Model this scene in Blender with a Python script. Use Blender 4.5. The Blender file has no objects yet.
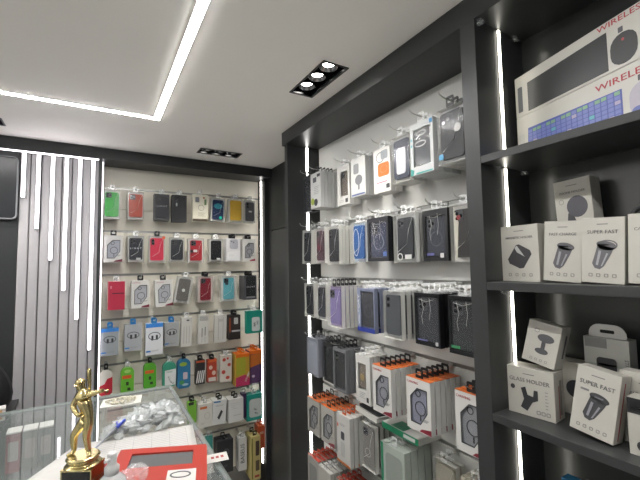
import bpy, bmesh, math, random
from mathutils import Vector, Matrix
rnd = random.Random(7)
C = bpy.context.scene.collection
sc = bpy.context.scene
PI = math.pi
R = math.radians

# ------------------------------------------------------------------ materials
def lin(c):
    return c/12.92 if c <= .04045 else ((c+.055)/1.055)**2.4
def rgb(h):
    return tuple(lin(int(h[i:i+2], 16)/255) for i in (0, 2, 4))
MATS = {}
def mat(h, rough=.5, metal=0., spec=.5, var=.06, scale=40., bump=0., k=.61):
    """plain surface with a faint procedural mottling"""
    key = (h, rough, metal, spec, var, scale, bump, k)
    if key in MATS: return MATS[key]
    m = bpy.data.materials.new('surface_'+h); m.use_nodes = True
    nt = m.node_tree; b = nt.nodes['Principled BSDF']
    c = tuple(x*k for x in rgb(h)) if not metal else rgb(h)
    n = nt.nodes.new('ShaderNodeTexNoise'); n.inputs['Scale'].default_value = scale; n.inputs['Detail'].default_value = 2
    tc = nt.nodes.new('ShaderNodeTexCoord'); nt.links.new(tc.outputs['Object'], n.inputs['Vector'])
    mx = nt.nodes.new('ShaderNodeMix'); mx.data_type = 'RGBA'
    mx.inputs['A'].default_value = tuple(max(0, x*(1-var)) for x in c)+(1,)
    mx.inputs['B'].default_value = tuple(min(1, x*(1+var)) for x in c)+(1,)
    nt.links.new(n.outputs['Fac'], mx.inputs['Factor']); nt.links.new(mx.outputs['Result'], b.inputs['Base Color'])
    b.inputs['Roughness'].default_value = rough; b.inputs['Metallic'].default_value = metal
    b.inputs['Specular IOR Level'].default_value = spec
    if bump:
        bp = nt.nodes.new('ShaderNodeBump'); bp.inputs['Strength'].default_value = bump; bp.inputs['Distance'].default_value = .002
        nt.links.new(n.outputs['Fac'], bp.inputs['Height']); nt.links.new(bp.outputs['Normal'], b.inputs['Normal'])
    MATS[key] = m
    return m
def emis(name, col, strength):
    if name in MATS: return MATS[name]
    m = bpy.data.materials.new(name); m.use_nodes = True; nt = m.node_tree; nt.nodes.clear()
    e = nt.nodes.new('ShaderNodeEmission'); e.inputs['Color'].default_value = col+(1,); e.inputs['Strength'].default_value = strength
    o = nt.nodes.new('ShaderNodeOutputMaterial'); nt.links.new(e.outputs[0], o.inputs['Surface'])
    MATS[name] = m
    return m
def film(name, h, opac, rough=.12, ior=1.45):
    """thin clear plastic or glass: transparent, with a Fresnel gloss and a little body of its own"""
    if name in MATS: return MATS[name]
    m = bpy.data.materials.new(name); m.use_nodes = True; nt = m.node_tree; nt.nodes.clear()
    t = nt.nodes.new('ShaderNodeBsdfTransparent')
    d = nt.nodes.new('ShaderNodeBsdfDiffuse'); d.inputs['Color'].default_value = rgb(h)+(1,)
    g = nt.nodes.new('ShaderNodeBsdfGlossy'); g.inputs['Roughness'].default_value = rough
    a = nt.nodes.new('ShaderNodeMixShader'); a.inputs['Fac'].default_value = opac
    nt.links.new(t.outputs[0], a.inputs[1]); nt.links.new(d.outputs[0], a.inputs[2])
    f = nt.nodes.new('ShaderNodeFresnel'); f.inputs['IOR'].default_value = ior
    b = nt.nodes.new('ShaderNodeMixShader'); ge = nt.nodes.new('ShaderNodeNewGeometry'); fr = nt.nodes.new('ShaderNodeMath'); fr.operation = 'SUBTRACT'; fr.use_clamp = True
    nt.links.new(f.outputs[0], fr.inputs[0]); nt.links.new(ge.outputs['Backfacing'], fr.inputs[1]); nt.links.new(fr.outputs[0], b.inputs['Fac'])
    nt.links.new(a.outputs[0], b.inputs[1]); nt.links.new(g.outputs[0], b.inputs[2])
    o = nt.nodes.new('ShaderNodeOutputMaterial'); nt.links.new(b.outputs[0], o.inputs['Surface'])
    MATS[name] = m
    return m

LAM = mat('434545', .36, spec=.35, var=.05, scale=9, k=.5)          # dark grey laminate
LAM2 = mat('3a3c3d', .42, spec=.3, var=.05, scale=9, k=.6)
WHITE = mat('e6e5e0', .5)
CARD = mat('e4e3de', .42, var=.02)
CARDB = mat('26282b', .4)
STEEL = mat('b8b8b4', .28, 1.)
BLACK = mat('1b1c1e', .4)
CHARC = mat('34363a', .45)
FILM = film('clear_film', 'dfe3e6', .012, .14, 1.24)
FILMT = film('clear_tab', 'e3e5e4', .3, .2, 1.3)
FROST = film('frosted_plastic', 'd3d3cc', .62, .3)
FROSTW = film('milky_plastic', 'e3e3de', .8, .3)
EDGE = film('glass_edge', 'b9c6c0', .6, .1)
GLASS = film('counter_glass', 'a9b4b0', .07, .02, 1.52)
INKG = mat('8a8a88', .5)
INKD = mat('4c4d50', .5)

# ------------------------------------------------------------------ mesh helpers
def bbox(bm, x0, x1, y0, y1, z0, z1, mi=0):
    v = [bm.verts.new(p) for p in ((x0,y0,z0),(x1,y0,z0),(x1,y1,z0),(x0,y1,z0),(x0,y0,z1),(x1,y0,z1),(x1,y1,z1),(x0,y1,z1))]
    fs = []
    for q in ((0,3,2,1),(4,5,6,7),(0,1,5,4),(1,2,6,5),(2,3,7,6),(3,0,4,7)):
        f = bm.faces.new([v[i] for i in q]); f.material_index = mi; fs.append(f)
    return fs
def prism(bm, pts, y0, y1, mi=0, smooth=False):
    """outline (x,z) extruded along y"""
    a = [bm.verts.new((x, y0, z)) for x, z in pts]; b = [bm.verts.new((x, y1, z)) for x, z in pts]
    n = len(pts)
    for f in (bm.faces.new(a), bm.faces.new(b[::-1])): f.material_index = mi
    for i in range(n):
        f = bm.faces.new((a[i], b[i], b[(i+1) % n], a[(i+1) % n])); f.material_index = mi; f.smooth = smooth
def rrect(cx, cz, w, h, r, n=4):
    r = min(r, w/2-1e-5, h/2-1e-5); p = []
    for sx, sz, a0 in ((1, 1, 0), (-1, 1, 90), (-1, -1, 180), (1, -1, 270)):
        for k in range(n+1):
            a = R(a0+90*k/n); p.append((cx+sx*(w/2-r)+r*math.cos(a), cz+sz*(h/2-r)+r*math.sin(a)))
    return p
def ell(cx, cz, a, b, n=20, rot=0.):
    c, s = math.cos(rot), math.sin(rot); p = []
    for k in range(n):
        t = 2*PI*k/n; x, z = a*math.cos(t), b*math.sin(t); p.append((cx+x*c-z*s, cz+x*s+z*c))
    return p
def annulus(bm, outer, inner, y0, y1, mi=0):
    """ring of equal point counts"""
    n = len(outer)
    L = [[bm.verts.new((x, y, z)) for x, z in p] for p, y in ((outer, y0), (inner, y0), (outer, y1), (inner, y1))]
    for i in range(n):
        j = (i+1) % n
        for q in ((L[0][i], L[0][j], L[1][j], L[1][i]), (L[2][j], L[2][i], L[3][i], L[3][j]), (L[0][j], L[0][i], L[2][i], L[2][j]), (L[1][i], L[1][j], L[3][j], L[3][i])):
            f = bm.faces.new(q); f.material_index = mi
def tube(bm, pts, r, n=8, mi=0, radii=None):
    pts = [Vector(p) for p in pts]; rings = []
    up = Vector((0, 0, 1))
    for i, p in enumerate(pts):
        d = (pts[min(i+1, len(pts)-1)]-pts[max(i-1, 0)]).normalized()
        u = d.cross(up if abs(d.z) < .95 else Vector((1, 0, 0))).normalized(); w = d.cross(u)
        rr = radii[i] if radii else r
        rings.append([bm.verts.new(p+rr*(math.cos(2*PI*k/n)*u+math.sin(2*PI*k/n)*w)) for k in range(n)])
    for a, b in zip(rings, rings[1:]):
        for k in range(n):
            f = bm.faces.new((a[k], a[(k+1) % n], b[(k+1) % n], b[k])); f.smooth = True; f.material_index = mi
    for f in (bm.faces.new(rings[0][::-1]), bm.faces.new(rings[-1])): f.material_index = mi
def lathe(bm, prof, n=28, mi=0, c=(0, 0)):
    rings = [[bm.verts.new((c[0]+r*math.cos(2*PI*k/n), c[1]+r*math.sin(2*PI*k/n), z)) for k in range(n)] for r, z in prof]
    for a, b in zip(rings, rings[1:]):
        for k in range(n):
            f = bm.faces.new((a[k], a[(k+1) % n], b[(k+1) % n], b[k])); f.smooth = True; f.material_index = mi
    bm.faces.new(rings[0][::-1]).material_index = mi; bm.faces.new(rings[-1]).material_index = mi
def obj(name, bm, m, parent=None, loc=(0, 0, 0), rot=(0, 0, 0), label=None):
    bmesh.ops.recalc_face_normals(bm, faces=bm.faces[:])
    me = bpy.data.meshes.new(name); bm.to_mesh(me); bm.free()
    for x in (m if isinstance(m, (list, tuple)) else [m]): me.materials.append(x)
    o = bpy.data.objects.new(name, me); C.objects.link(o); o.location = loc; o.rotation_euler = rot
    if parent: o.parent = parent
    if label: o['label'] = label
    return o
def box(name, m, parent, x0, x1, y0, y1, z0, z1, bev=0., label=None):
    bm = bmesh.new(); bbox(bm, x0, x1, y0, y1, z0, z1)
    if bev: bmesh.ops.bevel(bm, geom=bm.edges[:], offset=bev, segments=2, affect='EDGES', profile=.5)
    return obj(name, bm, m, parent, label=label)
def shape(name, m, parent, pts, y0, y1, label=None):
    bm = bmesh.new(); prism(bm, pts, y0, y1); return obj(name, bm, m, parent, label=label)
def ringo(name, m, parent, cx, cz, a, t, y0, y1, n=24, b=None):
    b = b or a; bm = bmesh.new(); annulus(bm, ell(cx, cz, a, b, n), ell(cx, cz, a-t, b-t, n), y0, y1); return obj(name, bm, m, parent)
def text(name, s, size, m, parent, x, z, y, width=None, rotz=0., flat=False, ext=.0004, sx=1.):
    cu = bpy.data.curves.new('letters', 'FONT'); cu.body = s; cu.size = size; cu.extrude = ext; cu.align_x = 'CENTER'; cu.align_y = 'CENTER'
    cu.resolution_u = 2
    t = bpy.data.objects.new('letters', cu); C.objects.link(t)
    dg = bpy.context.evaluated_depsgraph_get(); me = bpy.data.meshes.new_from_object(t.evaluated_get(dg))
    bpy.data.objects.remove(t); bpy.data.curves.remove(cu)
    k = 1.
    if width:
        xs = [v.co.x for v in me.vertices]; k = width/max(1e-6, max(xs)-min(xs))
    M = Matrix.Rotation(rotz, 4, 'Z') @ Matrix.Diagonal((k*sx, k if width is None else min(k, 1.15), 1, 1))
    if not flat: M = Matrix.Rotation(PI/2, 4, 'X') @ M
    me.transform(Matrix.Translation((x, y, z)) @ M)
    me.name = name; me.materials.clear(); me.materials.append(m)
    o = bpy.data.objects.new(name, me); C.objects.link(o); o.parent = parent
    return o
def thing(name, label, cat, loc=(0, 0, 0), rot=(0, 0, 0), group=None):
    o = bpy.data.objects.new(name, None); C.objects.link(o); o.location = loc; o.rotation_euler = rot; o.empty_display_size = .02
    o['label'] = label; o['category'] = cat
    if group: o['group'] = group
    return o
def tag(o, label, cat, group=None):
    o['label'] = label; o['category'] = cat
    if group: o['group'] = group
    return o
def struct(o):
    o['kind'] = 'structure'; return o
def dup(root, loc, label):
    r = root.copy(); C.objects.link(r); r.location = loc; r['label'] = label
    for ch in list(root.children):
        c = ch.copy(); C.objects.link(c); c.parent = r
        for g in ch.children:
            d = g.copy(); C.objects.link(d); d.parent = c
    return r
ORD = ['first', 'second', 'third', 'fourth', 'fifth', 'sixth', 'seventh']

# ------------------------------------------------------------------ the setting
H = 2.43
def sheet(name, outer, holes, z, m, t=.02):
    bm = bmesh.new(); es = []
    for lp in [outer]+holes:
        v = [bm.verts.new((x, y, z)) for x, y in lp]
        es += [bm.edges.new((v[i], v[(i+1) % len(v)])) for i in range(len(v))]
    bmesh.ops.triangle_fill(bm, edges=es, use_beauty=True)
    o = obj(name, bm, m); return struct(o)
CEIL = mat('f2f0ea', .7, var=.015, scale=3, k=.97)
DL = [(.705, .806, 1.135, 1.41), (.55, .81, 2.37, 2.47), (-.69, -.425, 2.35, 2.45), (.705, .806, -.35, -.07)]
sheet('ceiling', [(-2.6, -1.6), (1.16, -1.6), (1.16, 2.86), (-2.6, 2.86)], [[(a, c), (b, c), (b, d), (a, d)] for a, b, c, d in DL], H, CEIL)
FLOORM = mat('e2e0da', .3, var=.03, scale=5, k=.84)
struct(box('floor', FLOORM, None, -2.6, 1.16, -1.6, 2.86, -.03, 0))
struct(box('wall_back', mat('8e8b84', .7), None, -2.6, 1.18, 2.86, 2.92, 0, H))
struct(box('wall_left_unseen', mat('dcdad4', .7, k=.84), None, -2.66, -2.6, -1.6, 2.66, 0, H))  # unseen wall, added so the light spreads more evenly
struct(box('wall_right', LAM2, None, 1.145, 1.2, -1.6, 2.86, 0, H))
# fascia beams under the ceiling
bm = bmesh.new(); bbox(bm, .885, 1.144, -1.5, 1.895, 2.355, H-.001)
struct(obj('trim_1', bm, LAM))
bm = bmesh.new(); bbox(bm, -2.6, 1.143, 2.64, 2.859, 2.36, H-.001)
struct(obj('trim_2', bm, LAM2))
# dark wall panel at the far end with the screen on it, and the side wall's recessed door
struct(box('wall_end', LAM2, None, -2.6, -.386, 2.66, 2.858, 0, 2.3595))
bm = bmesh.new(); bbox(bm, 1.132, 1.1449, 2.25, 2.625, .0, 1.945); dr = struct(obj('door_1', bm, LAM))
bm = bmesh.new()
bbox(bm, 1.134, 1.1449, 2.625, 2.645, 0, 2.3); bbox(bm, 1.134, 1.1449, 2.232, 2.25, 0, 2.3); bbox(bm, 1.134, 1.1449, 2.25, 2.625, 1.955, 2.3)
struct(obj('trim_3', bm, LAM2))

# fluted feature wall
fl = thing('fluted_wall_panel', 'grey fluted panel with slanting row of light strips, beside the back display', 'wall panel', (0, 0, 0))
bm = bmesh.new(); bbox(bm, -.385, -.003, 2.672, 2.69, 0, 2.36); obj('backing_board', bm, mat('4b494c', .7), fl)
bm = bmesh.new(); x = -.384
FLUTE = mat('c2bfc2', .55, var=.04, k=.6)
while x < -.03:
    pts = [(x, 2.671), (x+.0005, 2.660), (x+.004, 2.657), (x+.015, 2.6555), (x+.0305, 2.6555), (x+.0415, 2.657), (x+.045, 2.660), (x+.0455, 2.671)]
    a = [bm.verts.new((p[0], p[1], 0)) for p in pts]; b = [bm.verts.new((p[0], p[1], 2.359)) for p in pts]
    for i in range(len(pts)):
        f = bm.faces.new((a[i], a[(i+1) % 8], b[(i+1) % 8], b[i]))
    bm.faces.new(a); bm.faces.new(b)
    x += .0497
obj('fluted_slats', bm, FLUTE, fl)

STRIPF = emis('violet_white_light', (1., .93, 1.), 5.)
STRIPW = emis('white_light', (1., .97, .93), 8.)
STRIPS = emis('warm_white_light', (1., .96, .84), 7.)
STRIPC = emis('ceiling_white_light', (1., .985, .97), 75.)
CHAN = mat('a9aaa8', .4, .8)
def led(label, x, y, z0, z1, nx, ny, m, w=.014, group=None, chan=None):
    """upright strip; (nx,ny) is the way it faces"""
    t = thing('led_strip_light', label, 'light strip', (x, y, z0), (0, 0, math.atan2(nx, -ny)), group)
    h = z1-z0
    box('aluminium_channel', chan or CHAN, t, -w/2-.002, w/2+.002, 0, .008, 0, h)
    box('light_diffuser', m, t, -w/2, w/2, -.004, -.0002, .001, h-.001, bev=.0015)
    return t
NM = ['shortest', 'second shortest', 'third shortest', 'third longest', 'second longest', 'longest']
for k, (x, z) in enumerate(((-.366, 2.09), (-.299, 1.915), (-.232, 1.737), (-.165, 1.56), (-.098, 1.388), (-.031, 1.205))):
    led(NM[k]+' of the six upright light strips on the grey fluted panel', x, 2.644, z, 2.345, 0, -1, STRIPF, .016, 'light strips on the fluted panel')
t = thing('led_strip_light', 'horizontal light strip along the top of the grey fluted panel', 'light strip', (-.5, 2.644, 2.351))
box('aluminium_channel', CHAN, t, -.4, .497, 0, .008, -.004, .006); box('light_diffuser', STRIPF, t, -.4, .497, -.004, -.0002, -.003, .004)
# post between fluted panel and back display
struct(box('trim_4', LAM2, None, -.002, .018, 2.641, 2.859, 0, 2.3595))
led('upright light strip on the dark post between fluted panel and back display', .019, 2.70, .2, 2.355, 1, -.25, STRIPF, .012)
struct(box('trim_6', LAM2, None, 1.108, 1.1445, 2.70, 2.8325, 0, 2.3595))
led('upright light strip on the side wall at the far corner of the back display', 1.107, 2.765, .2, 2.355, -1, -.25, STRIPW, .014)

# wall screen at the end
sd = thing('wall_screen', 'dark wall screen with thin grey rounded frame beside the fluted panel', 'screen', (-.78, 2.64, 2.14))
shape('screen_panel', mat('2c2e31', .25), sd, rrect(0, 0, .77, .34, .02), 0, .018)
bm = bmesh.new(); annulus(bm, rrect(0, 0, .784, .352, .024), rrect(0, 0, .77, .34, .02), -.004, .0185); obj('screen_frame', bm, mat('8b8c90', .4), sd)

# slatted display panels
def slat_face(bm, L, rails, z0, z1, d=.012, half=.145):
    cuts = sorted([(z-.0075, z+.0075) for z in rails]+[(z-half-.004, z-half+.004) for z in rails])
    z = z0
    for a, b in cuts+[(z1, z1)]:
        if a > z+.001: bbox(bm, 0, L, 0, d, z, min(a, z1))
        z = b
        if z >= z1: break
    bbox(bm, 0, L, d, d+.012, z0, z1)
RB = [2.22-.29*k for k in range(7)]
RR = [2.19-.29*k for k in range(7)]
SLB = mat('e4dfd0', .45, var=.03, scale=6, k=.84); SLR = mat('d9d9d4', .4, var=.03, scale=6, k=.74)
RAILM = mat('8f8f8b', .35, .7)
t = thing('slatwall_panel', 'beige slatted display panel on the back wall behind the hanging packets', 'display panel', (.019, 2.834, .2))
bm = bmesh.new(); slat_face(bm, 1.088, [z-.2 for z in RB], 0, 2.1595); obj('slatted_board', bm, SLB, t)
for z in RB: box('groove_rail', RAILM, t, 0, 1.088, .006, .0115, z-.2073, z-.1927)
t = thing('slatwall_panel', 'white slatted display panel in the bay beside the dark shelving unit', 'display panel', (1.10, 1.848, .2), (0, 0, -PI/2))
bm = bmesh.new(); slat_face(bm, 1.164, [z-.2 for z in RR], 0, 2.1545); obj('slatted_board', bm, SLR, t)
for z in RR: box('groove_rail', RAILM, t, 0, 1.164, .006, .0115, z-.2073, z-.1927)

# end pillar of the bay
struct(box('trim_5', LAM, None, .897, 1.144, 1.85, 1.885, 0, 2.3545))
led('upright light strip on the dark pillar at the end of the white slatted bay', 1.02, 1.849, .3, 2.353, 0, -1, STRIPW, .012)

# dark shelving unit
su = thing('shelving_unit', 'dark grey shelving unit with open shelves of boxes beside the white slatted bay', 'shelf', (0, 0, 0))
box('side_panel', LAM, su, .885, 1.125, .635, .683, 0, 2.3545)
box('side_panel', LAM, su, .885, 1.125, -.7, -.652, 0, 2.3545)
box('back_panel', mat('3f4140', .22, spec=.5, var=.04, scale=9), su, 1.108, 1.125, -.652, .635, 0, 2.3545)
SH = [(1.947, 1.967), (1.608, 1.629), (1.272, 1.292), (.93, .95), (.1, .12)]
CLIPM = film('clear_clip', 'dfe4e4', .12, .05, 1.5)
for a, b in SH:
    s = box('shelf', LAM, su, .8855, 1.107, -.652, .6345, a, b, bev=.001)
    for sx in (.945, 1.07):
        bm = bmesh.new(); tube(bm, [(sx, .6345, a-.008), (sx, .615, a-.008)], .007, 10); bbox(bm, sx-.006, sx+.006, .622, .634, a-.008, a-.0003)
        obj('shelf_clip', bm, CLIPM, s, label='clear plastic shelf clip')
for sx, ln in ((.90, .05), (1.06, .05)):
    bm = bmesh.new(); tube(bm, [(sx, .634, 2.342), (sx, .618, 2.342)], .007, 10); bbox(bm, sx-.005, sx+.005, .622, .633, 2.345, 2.354); obj('corner_bracket', bm, CLIPM, su, label='clear plastic corner bracket')
zs = [2.353]+[x for p in SH[:4] for x in (p[1], p[0])]
SEG = [(1.968, 2.353, 'above the top shelf'), (1.63, 1.946, 'between the top and second shelf'), (1.293, 1.607, 'between the second and third shelf'), (.951, 1.271, 'below the third shelf')]
for a, b, wh in SEG:
    led('upright light strip inside the dark shelving unit, '+wh, .99, .634, a, b, .0, -1, STRIPS, .009, 'light strips in the shelving unit', BLACK)

# ceiling lights
def lin_light(label, x0, x1, y0, y1):
    t = thing('linear_ceiling_light', label, 'ceiling light', ((x0+x1)/2, (y0+y1)/2, H))
    a, b = (x1-x0)/2, (y1-y0)/2
    box('light_diffuser', STRIPC, t, -a, a, -b, b, -.004, -.0006)
    k = .0025
    bm = bmesh.new()
    for q in ((-a-k, a+k, -b-k, -b), (-a-k, a+k, b, b+k), (-a-k, -a, -b, b), (a, a+k, -b, b)): bbox(bm, *q, -.003, -.0003)
    obj('light_frame', bm, mat('b5b5b8', .5), t)
lin_light('white linear ceiling light running above the counter towards the back wall', .23, .257, -1.2, 2.005)
lin_light('unseen white linear ceiling light added along the far side of the shop', -2.327, -2.301, -1.2, 2.005)  # added leg out of view, gives the room more light
lin_light('white linear ceiling light running parallel to the back wall', -2.3, .2265, 1.98, 2.004)
LAMPM = emis('downlight_lamp', (1., .96, .9), 14.)
TR = mat('17181a', .22, spec=.7)
DLL = ['black recessed ceiling downlight with three lamps near the white slatted bay', 'black recessed ceiling downlight with three lamps close to the back wall',
       'black recessed ceiling downlight above the fluted panel, cut off by the picture edge', 'unseen black recessed ceiling downlight added above the shelving unit']  # the last one is added out of view for extra light
for (x0, x1, y0, y1), lb in zip(DL, DLL):
    t = thing('recessed_downlight', lb, 'ceiling light', ((x0+x1)/2, (y0+y1)/2, H)); a, b = (x1-x0)/2, (y1-y0)/2; e = .006; hh = .055
    bm = bmesh.new()
    for q in ((-a, -a+.003, -b, b), (a-.003, a, -b, b), (-a+.003, a-.003, -b, -b+.003), (-a+.003, a-.003, b-.003, b)): bbox(bm, *q, -.001, hh)
    bbox(bm, -a, a, -b, b, hh, hh+.003); obj('housing', bm, TR, t)
    bm = bmesh.new()
    for q in ((-a-e, -a, -b-e, b+e), (a, a+e, -b-e, b+e), (-a, a, -b-e, -b), (-a, a, b, b+e)): bbox(bm, *q, -.004, -.0004)
    obj('trim_ring', bm, BLACK, t)
    lng = b > a
    for k in (-1, 0, 1):
        q = k*max(a, b)*.64; px, py = (0, q) if lng else (q, 0)
        bm = bmesh.new(); lathe(bm, [(.022, .052), (.034, .012), (.036, .012), (.036, .016), (.025, .054)], 20, c=(px, py)); l = obj('lamp_reflector', bm, mat('8d8e90', .15, 1.), t)
        bm = bmesh.new(); lathe(bm, [(.0005, .026), (.024, .026), (.024, .03), (.0005, .03)], 20, c=(px, py)); obj('lamp', bm, LAMPM, l)
        L = bpy.data.lights.new('downlight_beam', 'SPOT'); L.energy = 5.5; L.spot_size = R(95); L.spot_blend = .6; L.shadow_soft_size = .025; L.color = (1, .96, .9)
        lo = bpy.data.objects.new('downlight_beam', L); C.objects.link(lo); lo.parent = t; lo.location = (px, py, .008)

# ------------------------------------------------------------------ packaged goods (front faces local -y, hangs down from z=0)
def tab(root, m, w=.03, z=.018, y=.001):
    bm = bmesh.new(); annulus(bm, rrect(0, z-.003, w, .036, .006, 3), rrect(0, z, w*.6, .013, .004, 3), y, y+.0012)
    return obj('hang_tab', bm, FILMT if m in (CARD, FROSTW) else m, root)
def phone(root, cw, ch, cz, y0, y1, col, cam='sq', ring=None, cx=0., text_=None, camcol=None, logo=None):
    o = shape('phone_case', col, root, rrect(cx, cz, cw, ch, .011), y0, y1)
    tx, tz = cx-cw/2, cz+ch/2
    if cam == 'sq':
        bm = bmesh.new(); s = cw*.42; prism(bm, rrect(tx+s*.62, tz-s*.62, s, s*1.03, .007), y0-.0016, y0-.0001)
        for dx, dz in ((-.22, .23), (-.22, -.23), (.24, 0)):
            prism(bm, ell(tx+s*.62+dx*s, tz-s*.62+dz*s, s*.17, s*.17, 12), y0-.0024, y0-.0017, 1)
        obj('camera_bump', bm, [camcol or CHARC, mat('0b0c10', .1)], o)
    elif cam == 'col':
        bm = bmesh.new()
        prism(bm, rrect(tx+.016, tz-.027, .019, .04, .008), y0-.0012, y0-.0001)
        for dz in (.011, -.011): prism(bm, ell(tx+.016, tz-.027+dz, .0068, .0068, 12), y0-.0024, y0-.0013, 1)
        obj('camera_bump', bm, [camcol or CHARC, mat('0b0c10', .1)], o)
    if ring: ringo('magnet_ring', ring, o, cx, cz-ch*.06, cw*.31, .0022, y0-.0008, y0-.0001)
    if text_: text('lettering', ' '.join(text_), .0125, mat('e6e7e8', .4, k=.84), o, cx, cz+ch*.03, y0-.0007, width=cw*.84)
    if logo: shape('round_sticker', logo, o, ell(cx, cz-ch*.02, .011, .011, 16), y0-.0009, y0-.0001)
    return o
def clearbox(root, w, h, d, col='2b2d31', card=None, cam='sq', ring=None, txt=None, tabm=None, sticker=None, logo=None, film_=True, cs=.78, side=None, extra=None, gl=True):
    bm = bmesh.new(); fs = bbox(bm, -w/2, w/2, 0, d, -h, 0, 1); fs[2].material_index = 0
    obj('clear_box', bm, [FILM, side or FROST], root)
    box('backing_card', card or CARD, root, -w/2+.002, w/2-.002, d-.0035, d-.0015, -h+.002, -.002)
    p = phone(root, w*cs, h*.84, -h*.5, .004, min(d-.005, .0125), mat(col, .45, spec=.25), cam, ring, 0, txt, None, logo)
    tab(root, tabm or FROSTW)
    if sticker: box('price_sticker', mat(sticker, .4), root, w*.02, w*.3, -.0008, -.0002, -h*.93, -h*.84)
    if gl:   # crinkled fold of the clear front
        bm = bmesh.new(); tube(bm, [(w*.38, -.0008, -h*.1), (w*.2, -.001, -h*.35), (w*.12, -.001, -h*.62), (-w*.3, -.0008, -h*.78)], .0008, 5); obj('crease_glint', bm, FROSTW, root)
    if extra: extra(root, w, h, d)
def windowbox(root, w, h, d, body=None, col='2b2d31', win=(.14, .2, .86, .86), cam='sq', ring=None, txt=None, tabm=None, marks=(), foot=None, creases=True):
    """card box with a window: win = left, top, right, bottom as shares of the front"""
    body = body or CARDB
    x0, x1 = -w/2+win[0]*w, -w/2+win[2]*w; z1, z0 = -win[1]*h, -win[3]*h
    bm = bmesh.new()
    annulus(bm, [(-w/2, -h), (w/2, -h), (w/2, 0), (-w/2, 0)], [(x0, z0), (x1, z0), (x1, z1), (x0, z1)], 0, .0015)
    bbox(bm, -w/2, w/2, d-.0015, d, -h, 0); bbox(bm, -w/2, -w/2+.0015, .0015, d-.0015, -h, 0); bbox(bm, w/2-.0015, w/2, .0015, d-.0015, -h, 0)
    bbox(bm, -w/2+.0015, w/2-.0015, .0015, d-.0015, -.0015, 0); bbox(bm, -w/2+.0015, w/2-.0015, .0015, d-.0015, -h, -h+.0015)
    obj('card_box', bm, body, root)
    phone(root, min(w*.82, (x1-x0)*.94), (z1-z0)*.94, (z0+z1)/2, .006, d-.005, mat(col, .45, spec=.25), cam, ring, (x0+x1)/2, txt)
    box('window_film', FILM, root, x0-.002, x1+.002, .0017, .0022, z0-.002, z1+.002)
    if body.name.endswith(('1b1c1f', '1d1e20', '1f2126')):   # pale threads paint the glints of a creased clear wrap
        bm = bmesh.new()
        for pts in ([(-.2, .1), (-.12, .3), (-.2, .45), (-.16, .6)], [(.12, .08), (.16, .3), (.1, .5)], [(-.3, .12), (0, .16), (.3, .11)]):
            tube(bm, [(a*w, -.0008, -b*h) for a, b in pts], .0005, 5)
        obj('crease_glint', bm, FROST, root)
    tab(root, tabm or BLACK)
    for mk in marks: mark(root, w, h, mk)
    if foot: box('foot_band', mat(foot, .4), root, -w/2, w/2, -.0006, -.0001, -h, -h*.9)
def mark(root, w, h, mk, y=-.0006):
    """printed mark: (kind, name, colour, cx, cz, w, h) in shares of the front; text: ('text', string, colour, cx, cz, width share, size)"""
    k, nm, col, cx, cz, a, b = mk[:7]; m = mat(col, .45); X, Z = -w/2+cx*w, -cz*h
    y1 = -.0001
    if k == 'rect': shape(nm, m, root, [(X-a*w/2, Z-b*h/2), (X+a*w/2, Z-b*h/2), (X+a*w/2, Z+b*h/2), (X-a*w/2, Z+b*h/2)], y, y1)
    elif k == 'rr': shape(nm, m, root, rrect(X, Z, a*w, b*h, .2*min(a*w, b*h)), y, y1)
    elif k == 'pill': shape(nm, m, root, rrect(X, Z, a*w, b*h, .5*min(a*w, b*h)), y, y1)
    elif k == 'ell': shape(nm, m, root, ell(X, Z, a*w/2, b*h/2, 20, mk[7] if len(mk) > 7 else 0), y, y1)
    elif k == 'ring': ringo(nm, m, root, X, Z, a*w/2, max(.0012, a*w*.07), y, y1, b=b*h/2)
    elif k == 'poly':
        o_ = .0003 if nm == 'printed_shine' else 0
        shape(nm, m, root, [(-w/2+px*w, -pz*h) for px, pz in mk[7]], y-o_, y1-o_)
    elif k == 'text': text('lettering', nm, b, m, root, X, Z, y+.0002, width=a*w, rotz=mk[7] if len(mk) > 7 else 0)
    elif k == 'lines':
        bm = bmesh.new(); n = mk[7]
        for i in range(n):
            zz = Z+b*h*(.5-(i+.5)/n); ww = a*w*(1-.25*((i*37) % 3)/2)
            bbox(bm, X-a*w/2, X-a*w/2+ww, y, y1, zz-.0009, zz+.0009)
        obj(nm, bm, m, root)
    elif k == 'icons':
        bm = bmesh.new(); n = mk[7]
        for i in range(n):
            xx = X-a*w/2+a*w*(i+.5)/n; annulus(bm, rrect(xx, Z, b*h, b*h, b*h*.2, 2), rrect(xx, Z, b*h*.6, b*h*.6, b*h*.1, 2), y, y1)
        obj(nm, bm, m, root)
    elif k == 'stripes':
        bm = bmesh.new(); n = mk[7]
        for i in range(n):
            xx = X-a*w/2+a*w*(i+.5)/n; s = a*w/n*.28; zz = b*h/2; sl = a*w*.12
            prism(bm, [(xx-s-sl, Z-zz), (xx+s-sl, Z-zz), (xx+s+sl, Z+zz), (xx-s+sl, Z+zz)], y, y1)
        obj(nm, bm, m, root)
def plainbox(root, w, h, d, body='e2e1dc', marks=(), tabm=None, top=None, usetab=True):
    box('card_box', mat(body, .42, var=.02), root, -w/2, w/2, 0, d, -h, 0, bev=.0008)
    if top: box('coloured_lid', mat(top, .45), root, -w/2+.001, w/2-.001, .001, d-.001, .0002, .0022)
    if usetab: tab(root, tabm or CARD, y=d*.4)
    for mk in marks: mark(root, w, h, mk)
HEXP = [(.17, .36), (.46, .17), (.87, .17), (.87, .60), (.58, .86), (.17, .86)]
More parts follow.
